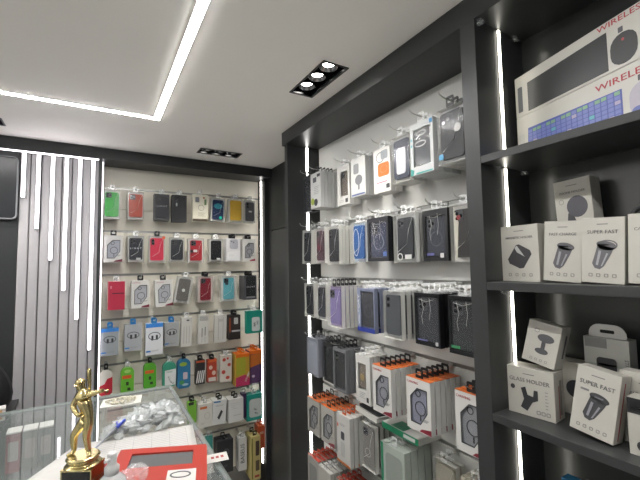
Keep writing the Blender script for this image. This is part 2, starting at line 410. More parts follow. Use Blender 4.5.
def hexbox(root, w, h, d, lid='e2702c', title='a8323c', corner='7b2233', tabm=None, body=None, case='a9abb4', titletext=True, tabs=True):
    """white card box with slanted six-sided window showing a case with a magnet ring"""
    bm = bmesh.new()
    P = [(-w/2+a*w, -b*h) for a, b in HEXP]
    o = [bm.verts.new((x, 0, z)) for x, z in ((-w/2, -h), (w/2, -h), (w/2, 0), (-w/2, 0))]; i = [bm.verts.new((x, 0, z)) for x, z in P]
    es = [bm.edges.new((l[k], l[(k+1) % len(l)])) for l in (o, i) for k in range(len(l))]
    bmesh.ops.triangle_fill(bm, edges=es, use_beauty=True)
    ib = [bm.verts.new((x, .003, z)) for x, z in P]
    for k in range(6): bm.faces.new((i[k], i[(k+1) % 6], ib[(k+1) % 6], ib[k]))
    ob = [bm.verts.new((x, d, z)) for x, z in ((-w/2, -h), (w/2, -h), (w/2, 0), (-w/2, 0))]
    for k in range(4): bm.faces.new((o[k], o[(k+1) % 4], ob[(k+1) % 4], ob[k]))
    bm.faces.new(ob)
    obj('card_box', bm, body or CARD, root)
    c = shape('phone_case', mat(case, .4), root, rrect(w*.02, -h*.51, w*.82, h*.78, .01), .005, .012)
    ringo('magnet_ring', CHARC, c, w*.04, -h*.56, w*.215, .003, .0036, .0049); ringo('camera_ring', CHARC, c, -w*.04, -h*.285, w*.105, .0028, .0036, .0049)
    bm = bmesh.new(); bbox(bm, w*.02, w*.06, .0036, .0049, -h*.80, -h*.70); obj('magnet_bar', bm, CHARC, c)
    box('window_film', FILM, root, -w*.35, w*.39, .0034-.0008, .0034-.0005, -h*.87, -h*.16)
    cxp = sum(p[0] for p in P)/6; czp = sum(p[1] for p in P)/6
    bm = bmesh.new(); annulus(bm, P, [(cxp+(x-cxp)*.9, czp+(z-czp)*.93) for x, z in P], -.0006, -.0001); obj('window_rim', bm, INKD, root)
    if lid: box('coloured_lid', mat(lid, .5), root, -w/2+.0005, w/2-.0005, .0005, d-.0005, .0002, .002)
    if tabs: tab(root, tabm or BLACK, y=d*.45, w=.034)
    if titletext: text('lettering', 'CANVING', .012, mat(title, .45), root, -w*.22, -h*.085, -.0005, width=w*.46)
    if corner:
        shape('corner_mark', mat(corner, .45), root, [(w*.02, -h*.985), (w*.495, -h*.985), (w*.495, -h*.88), (w*.12, -h*.93)], -.0006, -.0001)
    mark(root, w, h, ('lines', 'small_print', '9a9a98', .78, .75, .26, .06, 3))
def pouch(root, w, h, d, body='6cbf34', marks=(), tabm=None, point=False, film_=False):
    p = [(-w/2, -h+.012), (-w/2+.012, -h), (w/2-.012, -h), (w/2, -h+.012), (w/2, -w*.42)]
    for k in range(1, 10):
        a = PI*k/10; p.append((w/2*math.cos(a), -w*.42+w*.42*math.sin(a)))
    p.append((-w/2, -w*.42))
    shape('pouch', mat(body, .35), root, p, 0, d)
    tab(root, tabm or BLACK, w=.022, y=d*.4)
    for mk in marks: mark(root, w, h, mk)

# ---- hooks
def hook(wall, u, z, front, label, group, tip=.04):
    """front = distance from the panel face to the front of the stack"""
    if wall == 'B': t = thing('display_hook', label, 'hook', (u, 2.832, z), (0, 0, 0), group)
    else: t = thing('display_hook', label, 'hook', (1.098, u, z), (0, 0, -PI/2), group)
    box('hook_plate', STEEL, t, -.009, .009, -.0015, .001, -.012, .012, bev=.001)
    bm = bmesh.new(); L = front+tip
    tube(bm, [(0, -.001, 0), (0, -front*.5, -.0005), (0, -front, 0), (0, -L*.97+.012, .002), (0, -L+.002, .009), (0, -L, .017)], .0017, 6); obj('hook_rod', bm, STEEL, t)
def place(wall, u, zt, w, h, front, n, pitch, tilt, fn, kw, label, short, cat, group, hk=True, d=None, yaw=0., name='phone_case_packet', tip=.04, flat=False):
    """stack of n packets hanging at u; front = X (right wall) or Y (back wall) of the foremost face"""
    d = d or min(.02, pitch*.94)
    loc = (u, front, zt) if wall == 'B' else (front, u, zt)
    rz = yaw if wall == 'B' else -PI/2+yaw
    t = thing(name, label, cat, loc, (0, tilt, rz), group)
    fn(t, w, h, d, **kw)
    dv = Vector((-math.sin(rz), math.cos(rz), 0))
    for k in range(1, n):
        c = dup(t, Vector(loc)+dv*pitch*k, f'{ORD[k]} packet from front in the stack of {short}')
        j = rnd.uniform(-.012, .012); c.rotation_euler = (0, tilt+j, rz+rnd.uniform(-.015, .015))
    if hk:
        wallpos = 2.834 if wall == 'B' else 1.10
        hook(wall, u, zt+.0185, wallpos-front, 'metal display hook holding '+short, 'display hooks on the back panel' if wall == 'B' else 'display hooks in the white bay', tip)

TABS = {'k': BLACK, 'w': CARD, 'b': mat('2f86c8', .4), 'c': FROSTW}
# ------------------------------------------------------------------ back wall goods
YF = 2.72
def B(u, zt, w, h, n, fn, kw, label, short, row, cat='phone case packet', name='phone_case_packet', tilt=0., front=YF, pitch=.022, d=None, hk=True, yaw=0.):
    place('B', u, zt, w, h, front, n, pitch, tilt, fn, kw, label, short, cat, 'packets on the %s row of the back wall' % row, hk, d, yaw, name)
def belt(z, col, h_=.018):
    def f(root, w, h, d): box('elastic_band', mat(col, .6), root, -w*.45, w*.3, -.001, -.0002, -h*z-h_/2, -h*z+h_/2)
    return f
B(.075, 2.185, .09, .185, 2, clearbox, dict(col='2fae3d', cam='sq', cs=.86), 'clear packet with a bright green phone case on the back wall', 'the bright green phone case', 'top')
B(.212, 2.183, .094, .179, 2, clearbox, dict(col='c04a30', cs=.86), 'clear packet with an orange-red phone case beside the bright green one', 'the orange-red phone case', 'top')
B(.371, 2.183, .096, .181, 3, windowbox, dict(body=mat('3a3b3d', .4), win=(.1, .06, .94, .9), col='2a2c33', txt='LIGHT', tabm=TABS['c']), 'dark packet with black lettered phone case in the top row, next to the orange-red case', 'the top row lettered black case', 'top')
B(.485, 2.185, .096, .187, 3, windowbox, dict(body=mat('2c2d2f', .35), win=(.08, .06, .94, .92), col='1d1e21', cam='col', tabm=TABS['c'], marks=(('ell', 'shine_sticker', 'd9dadb', .3, .36, .12, .14),)), 'dark packet with glossy black phone case and pale sticker beside the white patterned box', 'the glossy black phone case', 'top')  # small pale oval set on the front
B(.627, 2.20, .108, .19, 2, plainbox, dict(body='e0dcc8', tabm=TABS['w'], marks=(
    ('rr', 'printed_phone', '7c7f86', .3, .2, .26, .2), ('ring', 'printed_ring', '8f9190', .55, .5, .4, .22), ('rr', 'printed_chip', '6d8f5e', .82, .28, .14, .22), ('rect', 'base_band', '4a3d30', .5, .96, .98, .08), ('lines', 'small_print', '77756e', .6, .75, .5, .16, 4), ('ell', 'printed_dot', '9a5a44', .72, .12, .14, .07))),
  'white box covered in small drawings with a brown base, top row of the back wall', 'the white box with drawings', 'top')
B(.757, 2.185, .1, .172, 2, clearbox, dict(col='152a4e', cam=None, cs=.8, extra=lambda r, w, h, d: (shape('hologram_seal', mat('35c7a4', .25), r, ell(w*.18, -h*.84, .012, .012, 12), -.0012, -.0003), mark(r, w, h, ('icons', 'side_print', 'b9c9cc', .9, .4, .1, .03, 2)), shape('teal_arc', mat('2c8fa0', .3), r, ell(0, -h*.35, w*.3, h*.12, 16), .0025, .0038))), 'clear packet with navy phone case and shiny teal seal between white patterned and yellow packets', 'the navy phone case with teal seal', 'top', tilt=.03)
B(.888, 2.19, .1, .177, 3, clearbox, dict(col='cfa838', cam=None, cs=.86, gl=False, extra=lambda r, w, h, d: mark(r, w, h, ('rect', 'fold_line', '9c7f26', .5, .45, .76, .01))), 'clear packet with a mustard yellow case on the back wall', 'the mustard yellow case', 'top')
B(.998, 2.185, .08, .172, 2, clearbox, dict(col='5a5c5e', cam='col', cs=.86, gl=False, logo=None, extra=lambda r, w, h, d: mark(r, w, h, ('rr', 'small_badge', 'd4d4d0', .52, .5, .3, .07))), 'clear packet with a plain grey phone case at the corner of the top row', 'the plain grey phone case', 'top')
# second row
B(.087, 1.893, .105, .17, 2, hexbox, dict(lid=None, tabm=BLACK, titletext=False, case='b8bbc6'), 'white box with six-sided window in the second row, below the bright green case', 'the second row white window box', 'second')
B(.217, 1.893, .094, .17, 3, clearbox, dict(col='2b2d35', txt='LIGHT', cs=.84, sticker='d5d5d3'), 'clear packet with black lettered phone case next to the crimson one', 'the second row lettered black case', 'second')
B(.344, 1.896, .097, .178, 2, clearbox, dict(col='cf2f4b', cs=.84, cam='col', tabm=BLACK, extra=lambda r, w, h, d: shape('orange_price_dot', mat('ee6a34', .4), r, ell(w*.42, -h*.06, .011, .011, 14), -.0012, -.0003)), 'clear packet with crimson phone case and orange price dot on the back wall', 'the crimson case with orange dot', 'second')
B(.472, 1.888, .095, .166, 2, clearbox, dict(col='2c2e33', cs=.84, card=WHITE), 'clear packet with a plain black phone case on white card, beside the crimson case', 'the black case on white card', 'second')
B(.600, 1.885, .106, .17, 3, clearbox, dict(col='b02a35', cs=.76, extra=lambda r, w, h, d: (mark(r, w, h, ('rect', 'black_clip', '202124', .2, .53, .18, .12)), mark(r, w, h, ('rr', 'white_label', 'e2dedd', .44, .52, .24, .1)))), 'clear packet with a red phone case crossed by black clip and white label', 'the red case with black clip', 'second', d=.018)
B(.741, 1.885, .098, .165, 3, clearbox, dict(col='15161a', cam=None, cs=.76, sticker='dcdcda', gl=False), 'clear packet with a flat black wallet case and white sticker in the second row', 'the flat black wallet case', 'second')
B(.868, 1.89, .106, .168, 4, plainbox, dict(body='e8e7e8', tabm=BLACK, marks=(('rr', 'printed_phone', 'b5b6bc', .52, .25, .6, .42), ('ell', 'printed_lens', '4b4c52', .36, .13, .12, .08), ('ell', 'printed_lens', '4b4c52', .5, .17, .12, .08), ('poly', 'white_band', 'f4f4f4', 0, 0, 0, 0, [(.06, .6), (.97, .52), (.97, .95), (.06, .95)]), ('lines', 'small_print', 'b2b3b8', .36, .75, .4, .08, 2))),
  'white box with a printed pale phone and a stack behind it, second row', 'the white box with printed phone', 'second')
B(.987, 1.888, .098, .168, 3, hexbox, dict(lid=None, tabm=BLACK, titletext=False, case='a8a8ae', corner='a03040'), 'white box with six-sided window at the corner of the second row', 'the corner white window box', 'second', front=2.715)
# third row
B(.108, 1.60, .098, .178, 2, plainbox, dict(body='c22a48', tabm=CARD, marks=(('rect', 'dark_band', '4d1424', .62, .42, .7, .035), ('rr', 'small_badge', 'e4909c', .2, .2, .1, .1), ('rect', 'side_edge', 'd8bcae', .02, .5, .04, .98))), 'pink-red box with dark band on the back wall', 'the pink-red box', 'third')
B(.247, 1.602, .108, .178, 2, hexbox, dict(lid=None, case='bcbec4'), 'white window box next to the pink-red box in the third row', 'the window box beside pink-red box', 'third')
B(.386, 1.60, .108, .176, 2, hexbox, dict(lid=None, case='bcbec4'), 'white window box leaning slightly beside the grey case with white dot', 'the window box beside the grey dotted case', 'third', tilt=-.05)
B(.531, 1.617, .104, .18, 2, clearbox, dict(col='6d6a66', cam=None, cs=.74, card=WHITE, logo=WHITE, gl=False), 'tilted white packet with grey phone case and white dot', 'the grey case with white dot', 'third', tilt=.16)
B(.667, 1.617, .104, .183, 4, clearbox, dict(col='84202e', cs=.7, card=mat('e0cfc8', .5), tabm=BLACK), 'packet with a dark red phone case on pale card in the third row', 'the dark red phone case', 'third', d=.018)
B(.833, 1.615, .114, .184, 2, clearbox, dict(col='6cb9c4', cs=.68, card=WHITE, extra=lambda r, w, h, d: mark(r, w, h, ('rr', 'dark_camera', '2e3f49', .36, .28, .2, .14))), 'clear packet with a light blue phone case', 'the light blue phone case', 'third')
B(.997, 1.613, .098, .18, 5, windowbox, dict(body=mat('5a5b5f', .35), win=(.16, .03, .98, .97), col='17181b', cam=None, txt='LIGHT', marks=(('rect', 'pale_band', '9b9c9e', .55, .9, .72, .06),)), 'black lettered packet at the corner of the third row', 'the corner lettered black packet', 'third')
# fourth row
EAR = lambda band: (('ring', 'printed_cable', '63666c', .5, .4, .72, .26), ('rr', 'printed_earbud', '2d2e32', .38, .46, .12, .16), ('rr', 'printed_earbud', '2d2e32', .64, .45, .12, .16), ('rect', 'blue_strip', '2f7fd0', .16, .88, .26, .05), ('lines', 'small_print', '9b9c9e', .55, .87, .44, .05, 2))+((('rect', 'blue_header', '3d8fe6', .5, .06, .99, .13),) if band else ())
for u, zt, w, h, fr, lab, sh, bnd, bd in ((.078, 1.31, .097, .166, 2.71, 'greyish earphone box with blue tab below the pink-red box', 'the earphone box below the pink-red box', True, 'aab0b4'), (.208, 1.322, .1, .165, 2.71, 'grey earphone box with blue tab and no header, below the window box', 'the grey earphone box without header', False, 'b4b7ba'),
        (.331, 1.320, .104, .2, 2.69, 'tall white earphone box with bright blue header', 'the tall white earphone box', True, 'eceef0'), (.443, 1.314, .092, .16, 2.725, 'grey earphone box half behind the tall white one with blue header', 'the grey earphone box beside tall white one', False, 'b9bbbb')):
    B(u, zt, w, h, 3, plainbox, dict(body=bd, tabm=TABS['b'], marks=EAR(bnd)), lab, sh, 'fourth', 'earphone box', 'earphone_box', front=fr)
for u, zt, h, lab, sh, mk in ((.540, 1.338, .196, 'slim white cable pack with three pale lines', 'the slim white cable pack', (('rect', 'printed_line', 'b9b7b0', .25, .6, .06, .6), ('rect', 'printed_line', 'b9b7b0', .5, .6, .06, .6), ('rect', 'printed_line', 'b9b7b0', .75, .6, .06, .6), ('ell', 'hole_print', '5b5b5c', .6, .1, .3, .06))),
        (.654, 1.345, .2, 'slim white pack with two dark cable tips printed on it', 'the slim pack with dark cable tips', (('rect', 'printed_cable', '333438', .36, .6, .07, .3), ('rect', 'printed_cable', '333438', .66, .56, .07, .3), ('rect', 'printed_line', '9b9b9a', .36, .85, .04, .2), ('rect', 'printed_line', '9b9b9a', .66, .85, .04, .2), ('rr', 'grey_header', 'b4b3ad', .5, .12, .8, .16))),
        (.775, 1.337, .194, 'wide white cable pack beside the dark brown box', 'the wide white cable pack', (('rect', 'printed_line', 'b4b2ac', .3, .5, .05, .8), ('rect', 'printed_line', 'b4b2ac', .7, .5, .05, .8), ('ell', 'printed_ring', 'c6c4be', .5, .2, .5, .1)))):
    B(u, zt, .07 if u < .7 else .084, h, 2, plainbox, dict(body='dcdad2', marks=mk), lab, sh, 'fourth', 'cable pack', 'cable_pack', tilt=.02)
B(.877, 1.327, .085, .176, 3, plainbox, dict(body='35302f', tabm=BLACK, marks=(('rect', 'orange_side', '9c4a2a', .08, .4, .14, .6), ('rr', 'white_label', 'd6d4d0', .6, .24, .36, .26), ('lines', 'dark_print', '2a2a2c', .6, .24, .24, .18, 3), ('rect', 'pale_band', 'b9b9bb', .6, .65, .74, .07))), 'dark brown box with white label and orange edge', 'the dark brown box', 'fourth', 'accessory box', 'accessory_box')
B(1.022, 1.350, .126, .165, 2, plainbox, dict(body='1f9a86', tabm=CARD, marks=(('rr', 'white_panel', 'dfe4e2', .58, .6, .5, .62), ('rect', 'printed_plug', '303438', .5, .62, .12, .18), ('rect', 'printed_plug', '303438', .68, .55, .12, .18))), 'teal box with white panel near the corner light strip, upper of the two teal boxes', 'the upper teal box', 'fourth', 'accessory box', 'accessory_box', front=2.70)
# fifth row
B(.061, 1.058, .072, .155, 2, pouch, dict(body='d8d6ca', marks=(('poly', 'red_wave', 'bf2636', 0, 0, 0, 0, [(0, .62), (.4, .55), (.6, .36), (1, .3), (1, .92), (.8, .99), (.2, .99), (0, .92)]), ('rr', 'dark_plug', '3c1c20', .5, .8, .3, .16))), 'rounded white and red pouch beside the trophy figure', 'the white and red pouch', 'fifth', 'accessory pouch', 'accessory_pouch')
GRN = (('rect', 'orange_strip', 'e8642a', .45, .34, .7, .12), ('rr', 'dark_earbud', '22301c', .5, .58, .2, .13), ('rr', 'dark_earbud', '22301c', .62, .78, .24, .1), ('ell', 'pale_top', 'a9dc7c', .5, .14, .5, .12))
B(.180, 1.055, .074, .172, 2, pouch, dict(body='72c03c', marks=GRN, tabm=CARD), 'light green rounded pouch with pale top next to the white and red pouch', 'the light green pouch', 'fifth', 'accessory pouch', 'accessory_pouch')
B(.311, 1.064, .074, .165, 2, pouch, dict(body='58b02c', marks=GRN[:3]), 'deeper green rounded pouch with orange strip and black tab', 'the deeper green pouch', 'fifth', 'accessory pouch', 'accessory_pouch')
B(.430, 1.054, .084, .162, 2, pouch, dict(body='3f9f82', tabm=CARD, marks=(('poly', 'white_panel', 'e4e8e6', 0, 0, 0, 0, [(.16, .34), (.98, .3), (.98, .94), (.16, .96)]), ('rr', 'green_logo', '3ca27c', .5, .4, .46, .07), ('poly', 'printed_cable', '34363a', 0, 0, 0, 0, [(.36, .6), (.46, .56), (.6, .76), (.84, .86), (.82, .93), (.54, .84)]))), 'rounded teal and white pouch with a printed black cable', 'the teal and white pouch', 'fifth', 'accessory pouch', 'accessory_pouch')
B(.523, 1.061, .084, .195, 2, pouch, dict(body='2f7aa4', marks=(('rr', 'pale_panel', 'd9c4cc', .6, .58, .34, .24), ('ell', 'yellow_patch', '9cb83e', .45, .18, .6, .14), ('ell', 'green_patch', '4f9a58', .34, .8, .4, .14), ('ell', 'pale_patch', 'b8d4dc', .6, .88, .5, .08))), 'blue and green patterned rounded pouch', 'the blue patterned pouch', 'fifth', 'accessory pouch', 'accessory_pouch')
B(.632, 1.035, .062, .162, 2, plainbox, dict(body='2b2828', tabm=BLACK, marks=(('stripes', 'white_stripes', 'e6e4e0', .5, .68, .86, .5, 4), ('rect', 'orange_header', 'c85a30', .5, .05, .96, .08))), 'small black packet with white zebra stripes', 'the zebra striped packet', 'fifth', 'accessory packet', 'accessory_packet')
B(.713, 1.03, .064, .155, 2, plainbox, dict(body='b8452f', tabm=BLACK, marks=(('ell', 'pale_flower', 'ecd2c0', .34, .35, .4, .18), ('ell', 'pale_flower', 'ecd2c0', .68, .6, .42, .2), ('rect', 'white_base', 'e2dad2', .5, .88, .8, .18), ('rect', 'orange_header', 'd8692f', .5, .06, .96, .1))), 'small red packet with pale flower patches', 'the red flowered packet', 'fifth', 'accessory packet', 'accessory_packet')
B(.815, 1.045, .082, .186, 2, plainbox, dict(body='dcd4c8', tabm=CARD, marks=(('ell', 'red_dot', 'c24436', .3, .16, .3, .13), ('ell', 'red_dot', 'c24436', .76, .36, .3, .13), ('ell', 'red_dot', 'c24436', .28, .62, .34, .15), ('ell', 'red_dot', 'c24436', .66, .84, .36, .13), ('ell', 'red_dot', 'c24436', .62, .12, .2, .09))), 'white packet with large red dots', 'the red dotted packet', 'fifth', 'accessory packet', 'accessory_packet', tilt=.03)
B(.926, 1.045, .104, .225, 3, plainbox, dict(body='c9a23a', top='f07a1e', tabm=mat('f07a1e', .5), marks=(('poly', 'lime_face', 'b3b23a', 0, 0, 0, 0, [(.04, .1), (.7, .08), (.7, .62), (.04, .66)]), ('poly', 'pink_foot', 'c43a66', 0, 0, 0, 0, [(0, .72), (.7, .66), (1, .8), (1, 1), (0, 1)]), ('poly', 'white_flash', 'e8dcd4', 0, 0, 0, 0, [(.62, .86), (.94, .56), (.98, .66), (.74, .9)]), ('rect', 'orange_header', 'f0761c', .5, .05, .98, .1))), 'yellow pack with orange top and pink foot', 'the yellow pack with orange top', 'fifth', 'accessory packet', 'accessory_packet', front=2.69, pitch=.034, d=.032)
B(1.030, 1.055, .098, .235, 3, plainbox, dict(body='5d3f68', top='f07a1e', tabm=mat('f07a1e', .5), marks=(('poly', 'orange_face', 'd0742e', 0, 0, 0, 0, [(.04, .12), (.96, .1), (.96, .42), (.04, .5)]), ('rect', 'orange_header', 'f0761c', .5, .05, .98, .1), ('ell', 'pale_star', 'd8c8d4', .3, .78, .24, .08))), 'purple pack with orange top close to the corner light strip', 'the purple pack with orange top', 'fifth', 'accessory packet', 'accessory_packet', front=2.70, pitch=.034, d=.032)
# sixth row
B(.577, .765, .058, .14, 2, plainbox, dict(body='7cb83a', tabm=BLACK, marks=(('rr', 'black_cap', '202020', .4, .08, .6, .14),)), 'lime green pack with black cap beside the counter glass', 'the lime green pack', 'sixth', 'accessory packet', 'accessory_packet')
B(.660, .745, .094, .158, 2, plainbox, dict(body='dedcd2', top='d8d6cc', tabm=CARD, d=None) if False else dict(body='dedcd2', tabm=CARD, marks=(('rect', 'orange_strip', 'd4702c', .36, .16, .5, .1), ('ring', 'printed_ring', 'bfbdb4', .62, .52, .42, .28), ('lines', 'small_print', 'a9a79e', .34, .82, .36, .1, 2))), 'white box with orange strip in the sixth row', 'the white box with orange strip', 'sixth', 'accessory box', 'accessory_box', front=2.69, d=.04, pitch=.045)
B(.760, .750, .094, .165, 2, plainbox, dict(body='e2e2de', tabm=BLACK, marks=(('poly', 'printed_plug', '35373a', 0, 0, 0, 0, [(.36, .7), (.62, .4), (.76, .48), (.5, .8)]), ('rect', 'blue_strip', '3a78a8', .3, .06, .5, .06), ('lines', 'small_print', '9f9f9c', .5, .22, .6, .08, 2))), 'white box with a printed black plug', 'the white box with printed plug', 'sixth', 'accessory box', 'accessory_box', front=2.69, d=.04, pitch=.045, tilt=.05)
B(.872, .742, .108, .162, 2, plainbox, dict(body='e0dfda', tabm=BLACK, marks=(('lines', 'small_print', 'b8b6b0', .4, .3, .5, .3, 4), ('rect', 'printed_line', 'c8c6c0', .6, .7, .5, .04))), 'plain white box with black tab beside the lower teal box', 'the plain white box with black tab', 'sixth', 'accessory box', 'accessory_box', front=2.68, d=.045, pitch=.05)
B(.949, .75, .03, .17, 1, plainbox, dict(body='4a2f5a', marks=()), 'narrow purple box wedged before the lower teal box', 'the narrow purple box', 'sixth', 'accessory box', 'accessory_box', d=.06, hk=False)
B(1.020, .74, .12, .185, 2, plainbox, dict(body='23998a', tabm=CARD, marks=(('rr', 'white_panel', 'd2d6d2', .54, .53, .78, .7), ('poly', 'printed_plug', '33363a', 0, 0, 0, 0, [(.44, .52), (.62, .58), (.6, .64), (.42, .58)]), ('poly', 'printed_plug', '33363a', 0, 0, 0, 0, [(.5, .68), (.7, .74), (.68, .8), (.48, .74)]))), 'teal box with pale panel near the corner light strip, lower of the two teal boxes', 'the lower teal box', 'sixth', 'accessory box', 'accessory_box', front=2.70, d=.035, pitch=.04)
# seventh row
B(.693, .512, .05, .11, 1, plainbox, dict(body='3f9c92', tabm=TABS['c']), 'small teal packet low on the back wall beside the black box', 'the small teal packet', 'seventh', 'accessory packet', 'accessory_packet')
B(.797, .468, .115, .22, 2, plainbox, dict(body='26272a', tabm=BLACK, top='2e2f33', marks=(('ring', 'printed_lens', '75777d', .56, .36, .36, .19), ('ell', 'printed_glass', '45474c', .56, .36, .2, .1), ('lines', 'small_print', '6a6b70', .4, .8, .5, .1, 3))), 'black box with a printed round lens low on the back wall', 'the black box with printed lens', 'seventh', 'accessory box', 'accessory_box', front=2.69, d=.045, pitch=.05)
B(.927, .45, .06, .225, 2, plainbox, dict(body='d6d5d0', tabm=FROSTW, marks=(('text', 'BASEUS', '2c2d30', .5, .48, 2.2, .036, PI/2),)), 'slim white box with dark upright lettering low on the back wall', 'the slim lettered white box', 'seventh', 'accessory box', 'accessory_box', front=2.70, d=.03, pitch=.035)
B(1.012, .455, .07, .3, 2, plainbox, dict(body='c8b878', tabm=mat('3a3a2c', .5), marks=(('rr', 'dark_panel', '43302a', .66, .28, .4, .34), ('rr', 'dark_panel', '5a4a3a', .66, .68, .4, .24), ('rect', 'red_print', 'a83a2c', .6, .92, .5, .05), ('rect', 'olive_edge', '7d7a34', .1, .5, .14, .94))), 'tall cream and olive box low on the back wall near the corner', 'the tall cream and olive box', 'seventh', 'accessory box', 'accessory_box', front=2.66, d=.06, pitch=.066)
B(1.073, .50, .05, .16, 2, plainbox, dict(body='c0542e', tabm=mat('c8582e', .5), top='d8642e', marks=(('rect', 'pale_print', 'd8a890', .5, .3, .6, .1),)), 'orange-red packet behind the tall cream box at the corner', 'the orange-red corner packet', 'seventh', 'accessory packet', 'accessory_packet', front=2.70, d=.04, pitch=.045)

# ------------------------------------------------------------------ goods in the white bay (right wall)
def W(u, row, w, h, front, n, fn, kw, label, short, cat='phone case packet', name='phone_case_packet', tilt=0., pitch=.022, d=None, hk=True, yaw=0., dz=0., tip=.04):
    place('R', u, RR[row]-.027+dz, w, h, front, n, pitch, tilt, fn, kw, label, short, cat, 'packets on the %s row of the white bay' % ['top', 'second', 'third', 'fourth', 'fifth', 'sixth'][row], hk, d, yaw, name, tip)
DK = mat('303236', .4)
CLR = mat('c7c8c6', .4)
# top row
W(1.787, 0, .09, .19, .985, 2, windowbox, dict(body=DK, col='232428', win=(.1, .08, .9, .92)), 'dark packet hanging in front of the pillar light strip, top row of the bay', 'the dark packet by the pillar', pitch=.03)
W(1.672, 0, .104, .186, .971, 5, plainbox, dict(body='d9dad8', tabm=BLACK, marks=(('rr', 'printed_phone', '50535a', .42, .2, .34, .14), ('ell', 'lime_disc', 'a3b83a', .2, .8, .34, .2), ('ell', 'dark_disc', '3a3c42', .52, .84, .36, .2), ('rr', 'black_tag', '232426', .8, .1, .3, .08), ('lines', 'small_print', '888a8c', .6, .5, .5, .24, 5))), 'white box with lime disc print, next to the pillar in the top row', 'the white box with lime disc')
W(1.489, 0, .106, .193, 1.02, 3, windowbox, dict(body=CARD, col='6b6258', win=(.28, .16, .86, .78), tabm=CARD, marks=(('rect', 'black_code', '3a3a3c', .76, .9, .2, .1), ('lines', 'small_print', '9a9a98', .36, .9, .4, .08, 2))), 'white window box with a brownish case in the top row of the bay', 'the brownish case in the white window box', tip=.05)
W(1.347, 0, .108, .176, 1.004, 4, plainbox, dict(body='d6d7d4', tabm=CARD, marks=(('rr', 'printed_phone', '8c8e90', .38, .28, .36, .26), ('ell', 'printed_stand', '7a7b7e', .55, .58, .5, .26), ('rect', 'printed_stem', '77787b', .55, .76, .1, .14), ('rect', 'blue_strip', '5e6c9a', .5, .95, .9, .04))), 'pale box with grey stand print beside the orange one', 'the pale box with grey stand print', tip=.05)
W(1.189, 0, .106, .186, 1.01, 3, plainbox, dict(body='eceae6', tabm=CARD, marks=(('ring', 'printed_ring', '8b8d90', .42, .2, .5, .24), ('rr', 'printed_phone', 'a9b0b4', .66, .16, .4, .2), ('rr', 'orange_square', 'e67a2c', .6, .49, .66, .3), ('ring', 'pale_ring', 'f0b890', .6, .48, .44, .18), ('rect', 'pink_line', 'd05a78', .5, .77, .6, .02), ('rr', 'black_code', '36363a', .84, .88, .2, .1), ('lines', 'small_print', '9c9c9a', .34, .9, .4, .08, 2))), 'white box with a bright orange square print', 'the white box with orange square', tip=.05)
def chrome(root, w, h, d): phone(root, w*.5, h*.55, -h*.55, .0015, .0035, mat('d6d8dc', .25), 'sq', None, .0, None, mat('b9bcc4', .2))
W(1.036, 0, .096, .177, .972, 4, clearbox, dict(col='343a4c', card=WHITE, cam=None, cs=.84, extra=chrome, gl=False), 'clear packet with white phone in a navy frame, top row of the bay', 'the white phone in navy frame', tip=.05)
W(.896, 0, .104, .18, .937, 6, windowbox, dict(body=mat('dfe2e2', .4), col='55585c', win=(.14, .12, .88, .84), cam=None, tabm=CARD, marks=(('poly', 'teal_corner', '2aa79c', 0, 0, 0, 0, [(0, .86), (.16, .9), (.12, 1), (0, 1)]), ('rect', 'teal_base', '3cb0a6', .6, .975, .7, .03), ('ell', 'teal_dot', '49b4c0', .07, .3, .08, .05), ('ell', 'teal_dot', '49b4c0', .07, .42, .08, .05), ('ring', 'pale_cable', 'eeeeec', .5, .22, .44, .1), ('ring', 'pale_cable', 'eeeeec', .46, .42, .5, .12), ('rr', 'blue_tag', '3a8fc8', .93, .06, .12, .08))), 'white window box with teal corner marks and white cables, top row of the bay', 'the window box with teal marks', tip=.05)
W(.762, 0, .104, .176, .925, 6, clearbox, dict(col='2d2f31', tabm=BLACK, cs=.82, card=CLR, side=FROST, extra=lambda r, w, h, d: (shape('round_sticker', mat('dcdcda', .4), r, ell(w*.24, -h*.42, .013, .013, 16), -.0012, -.0003), shape('blue_seal', mat('3aa0d0', .35), r, rrect(-w*.38, -h*.86, .018, .018, .004), -.0012, -.0003), mark(r, w, h, ('lines', 'edge_lettering', 'e4e4e2', .05, .4, .06, .6, 12)))), 'clear packet with black phone case and round white sticker beside the dark shelving unit', 'the black case with round white sticker', tip=.045)
# second row
W(1.790, 1, .098, .184, .98, 3, clearbox, dict(col='2e3034', cs=.76, card=CLR, cam='col'), 'clear packet with black phone case hanging before the pillar light strip, second row', 'the second row black case by the pillar', tilt=.04)
W(1.668, 1, .108, .182, .985, 3, clearbox, dict(col='57434a', cam='sq', cs=.6, card=mat('d8d2d2', .4), extra=lambda r, w, h, d: mark(r, w, h, ('ell', 'wine_disc', '6a3540', .5, .55, .36, .2))), 'clear packet with wine-coloured disc on the case, second row of the bay', 'the case with wine-coloured disc')
W(1.553, 1, .106, .19, .996, 5, clearbox, dict(col='2a2c2f', cam='col', cs=.8), 'clear packet with black phone case and a thick stack, second row beside the blue case', 'the black case beside the blue one', pitch=.02)
W(1.386, 1, .108, .18, 1.025, 3, clearbox, dict(col='2d62a4', cs=.72, card=mat('c9d6e2', .4), cam=None, extra=lambda r, w, h, d: mark(r, w, h, ('ring', 'white_curve', 'e6eaf0', .36, .5, .44, .7))), 'clear packet with a bright blue phone case in the bay', 'the bright blue phone case')
W(1.205, 1, .132, .18, .99, 3, windowbox, dict(body=mat('1f2126', .35), col='333a52', win=(.1, .1, .92, .93), ring=mat('8e93a4', .3), tabm=FROSTW, marks=(('rect', 'blue_mark', '5a78b8', .84, .84, .16, .1),)), 'large black box with navy phone case and ring beside the bright blue case', 'the black box with navy case', pitch=.03)
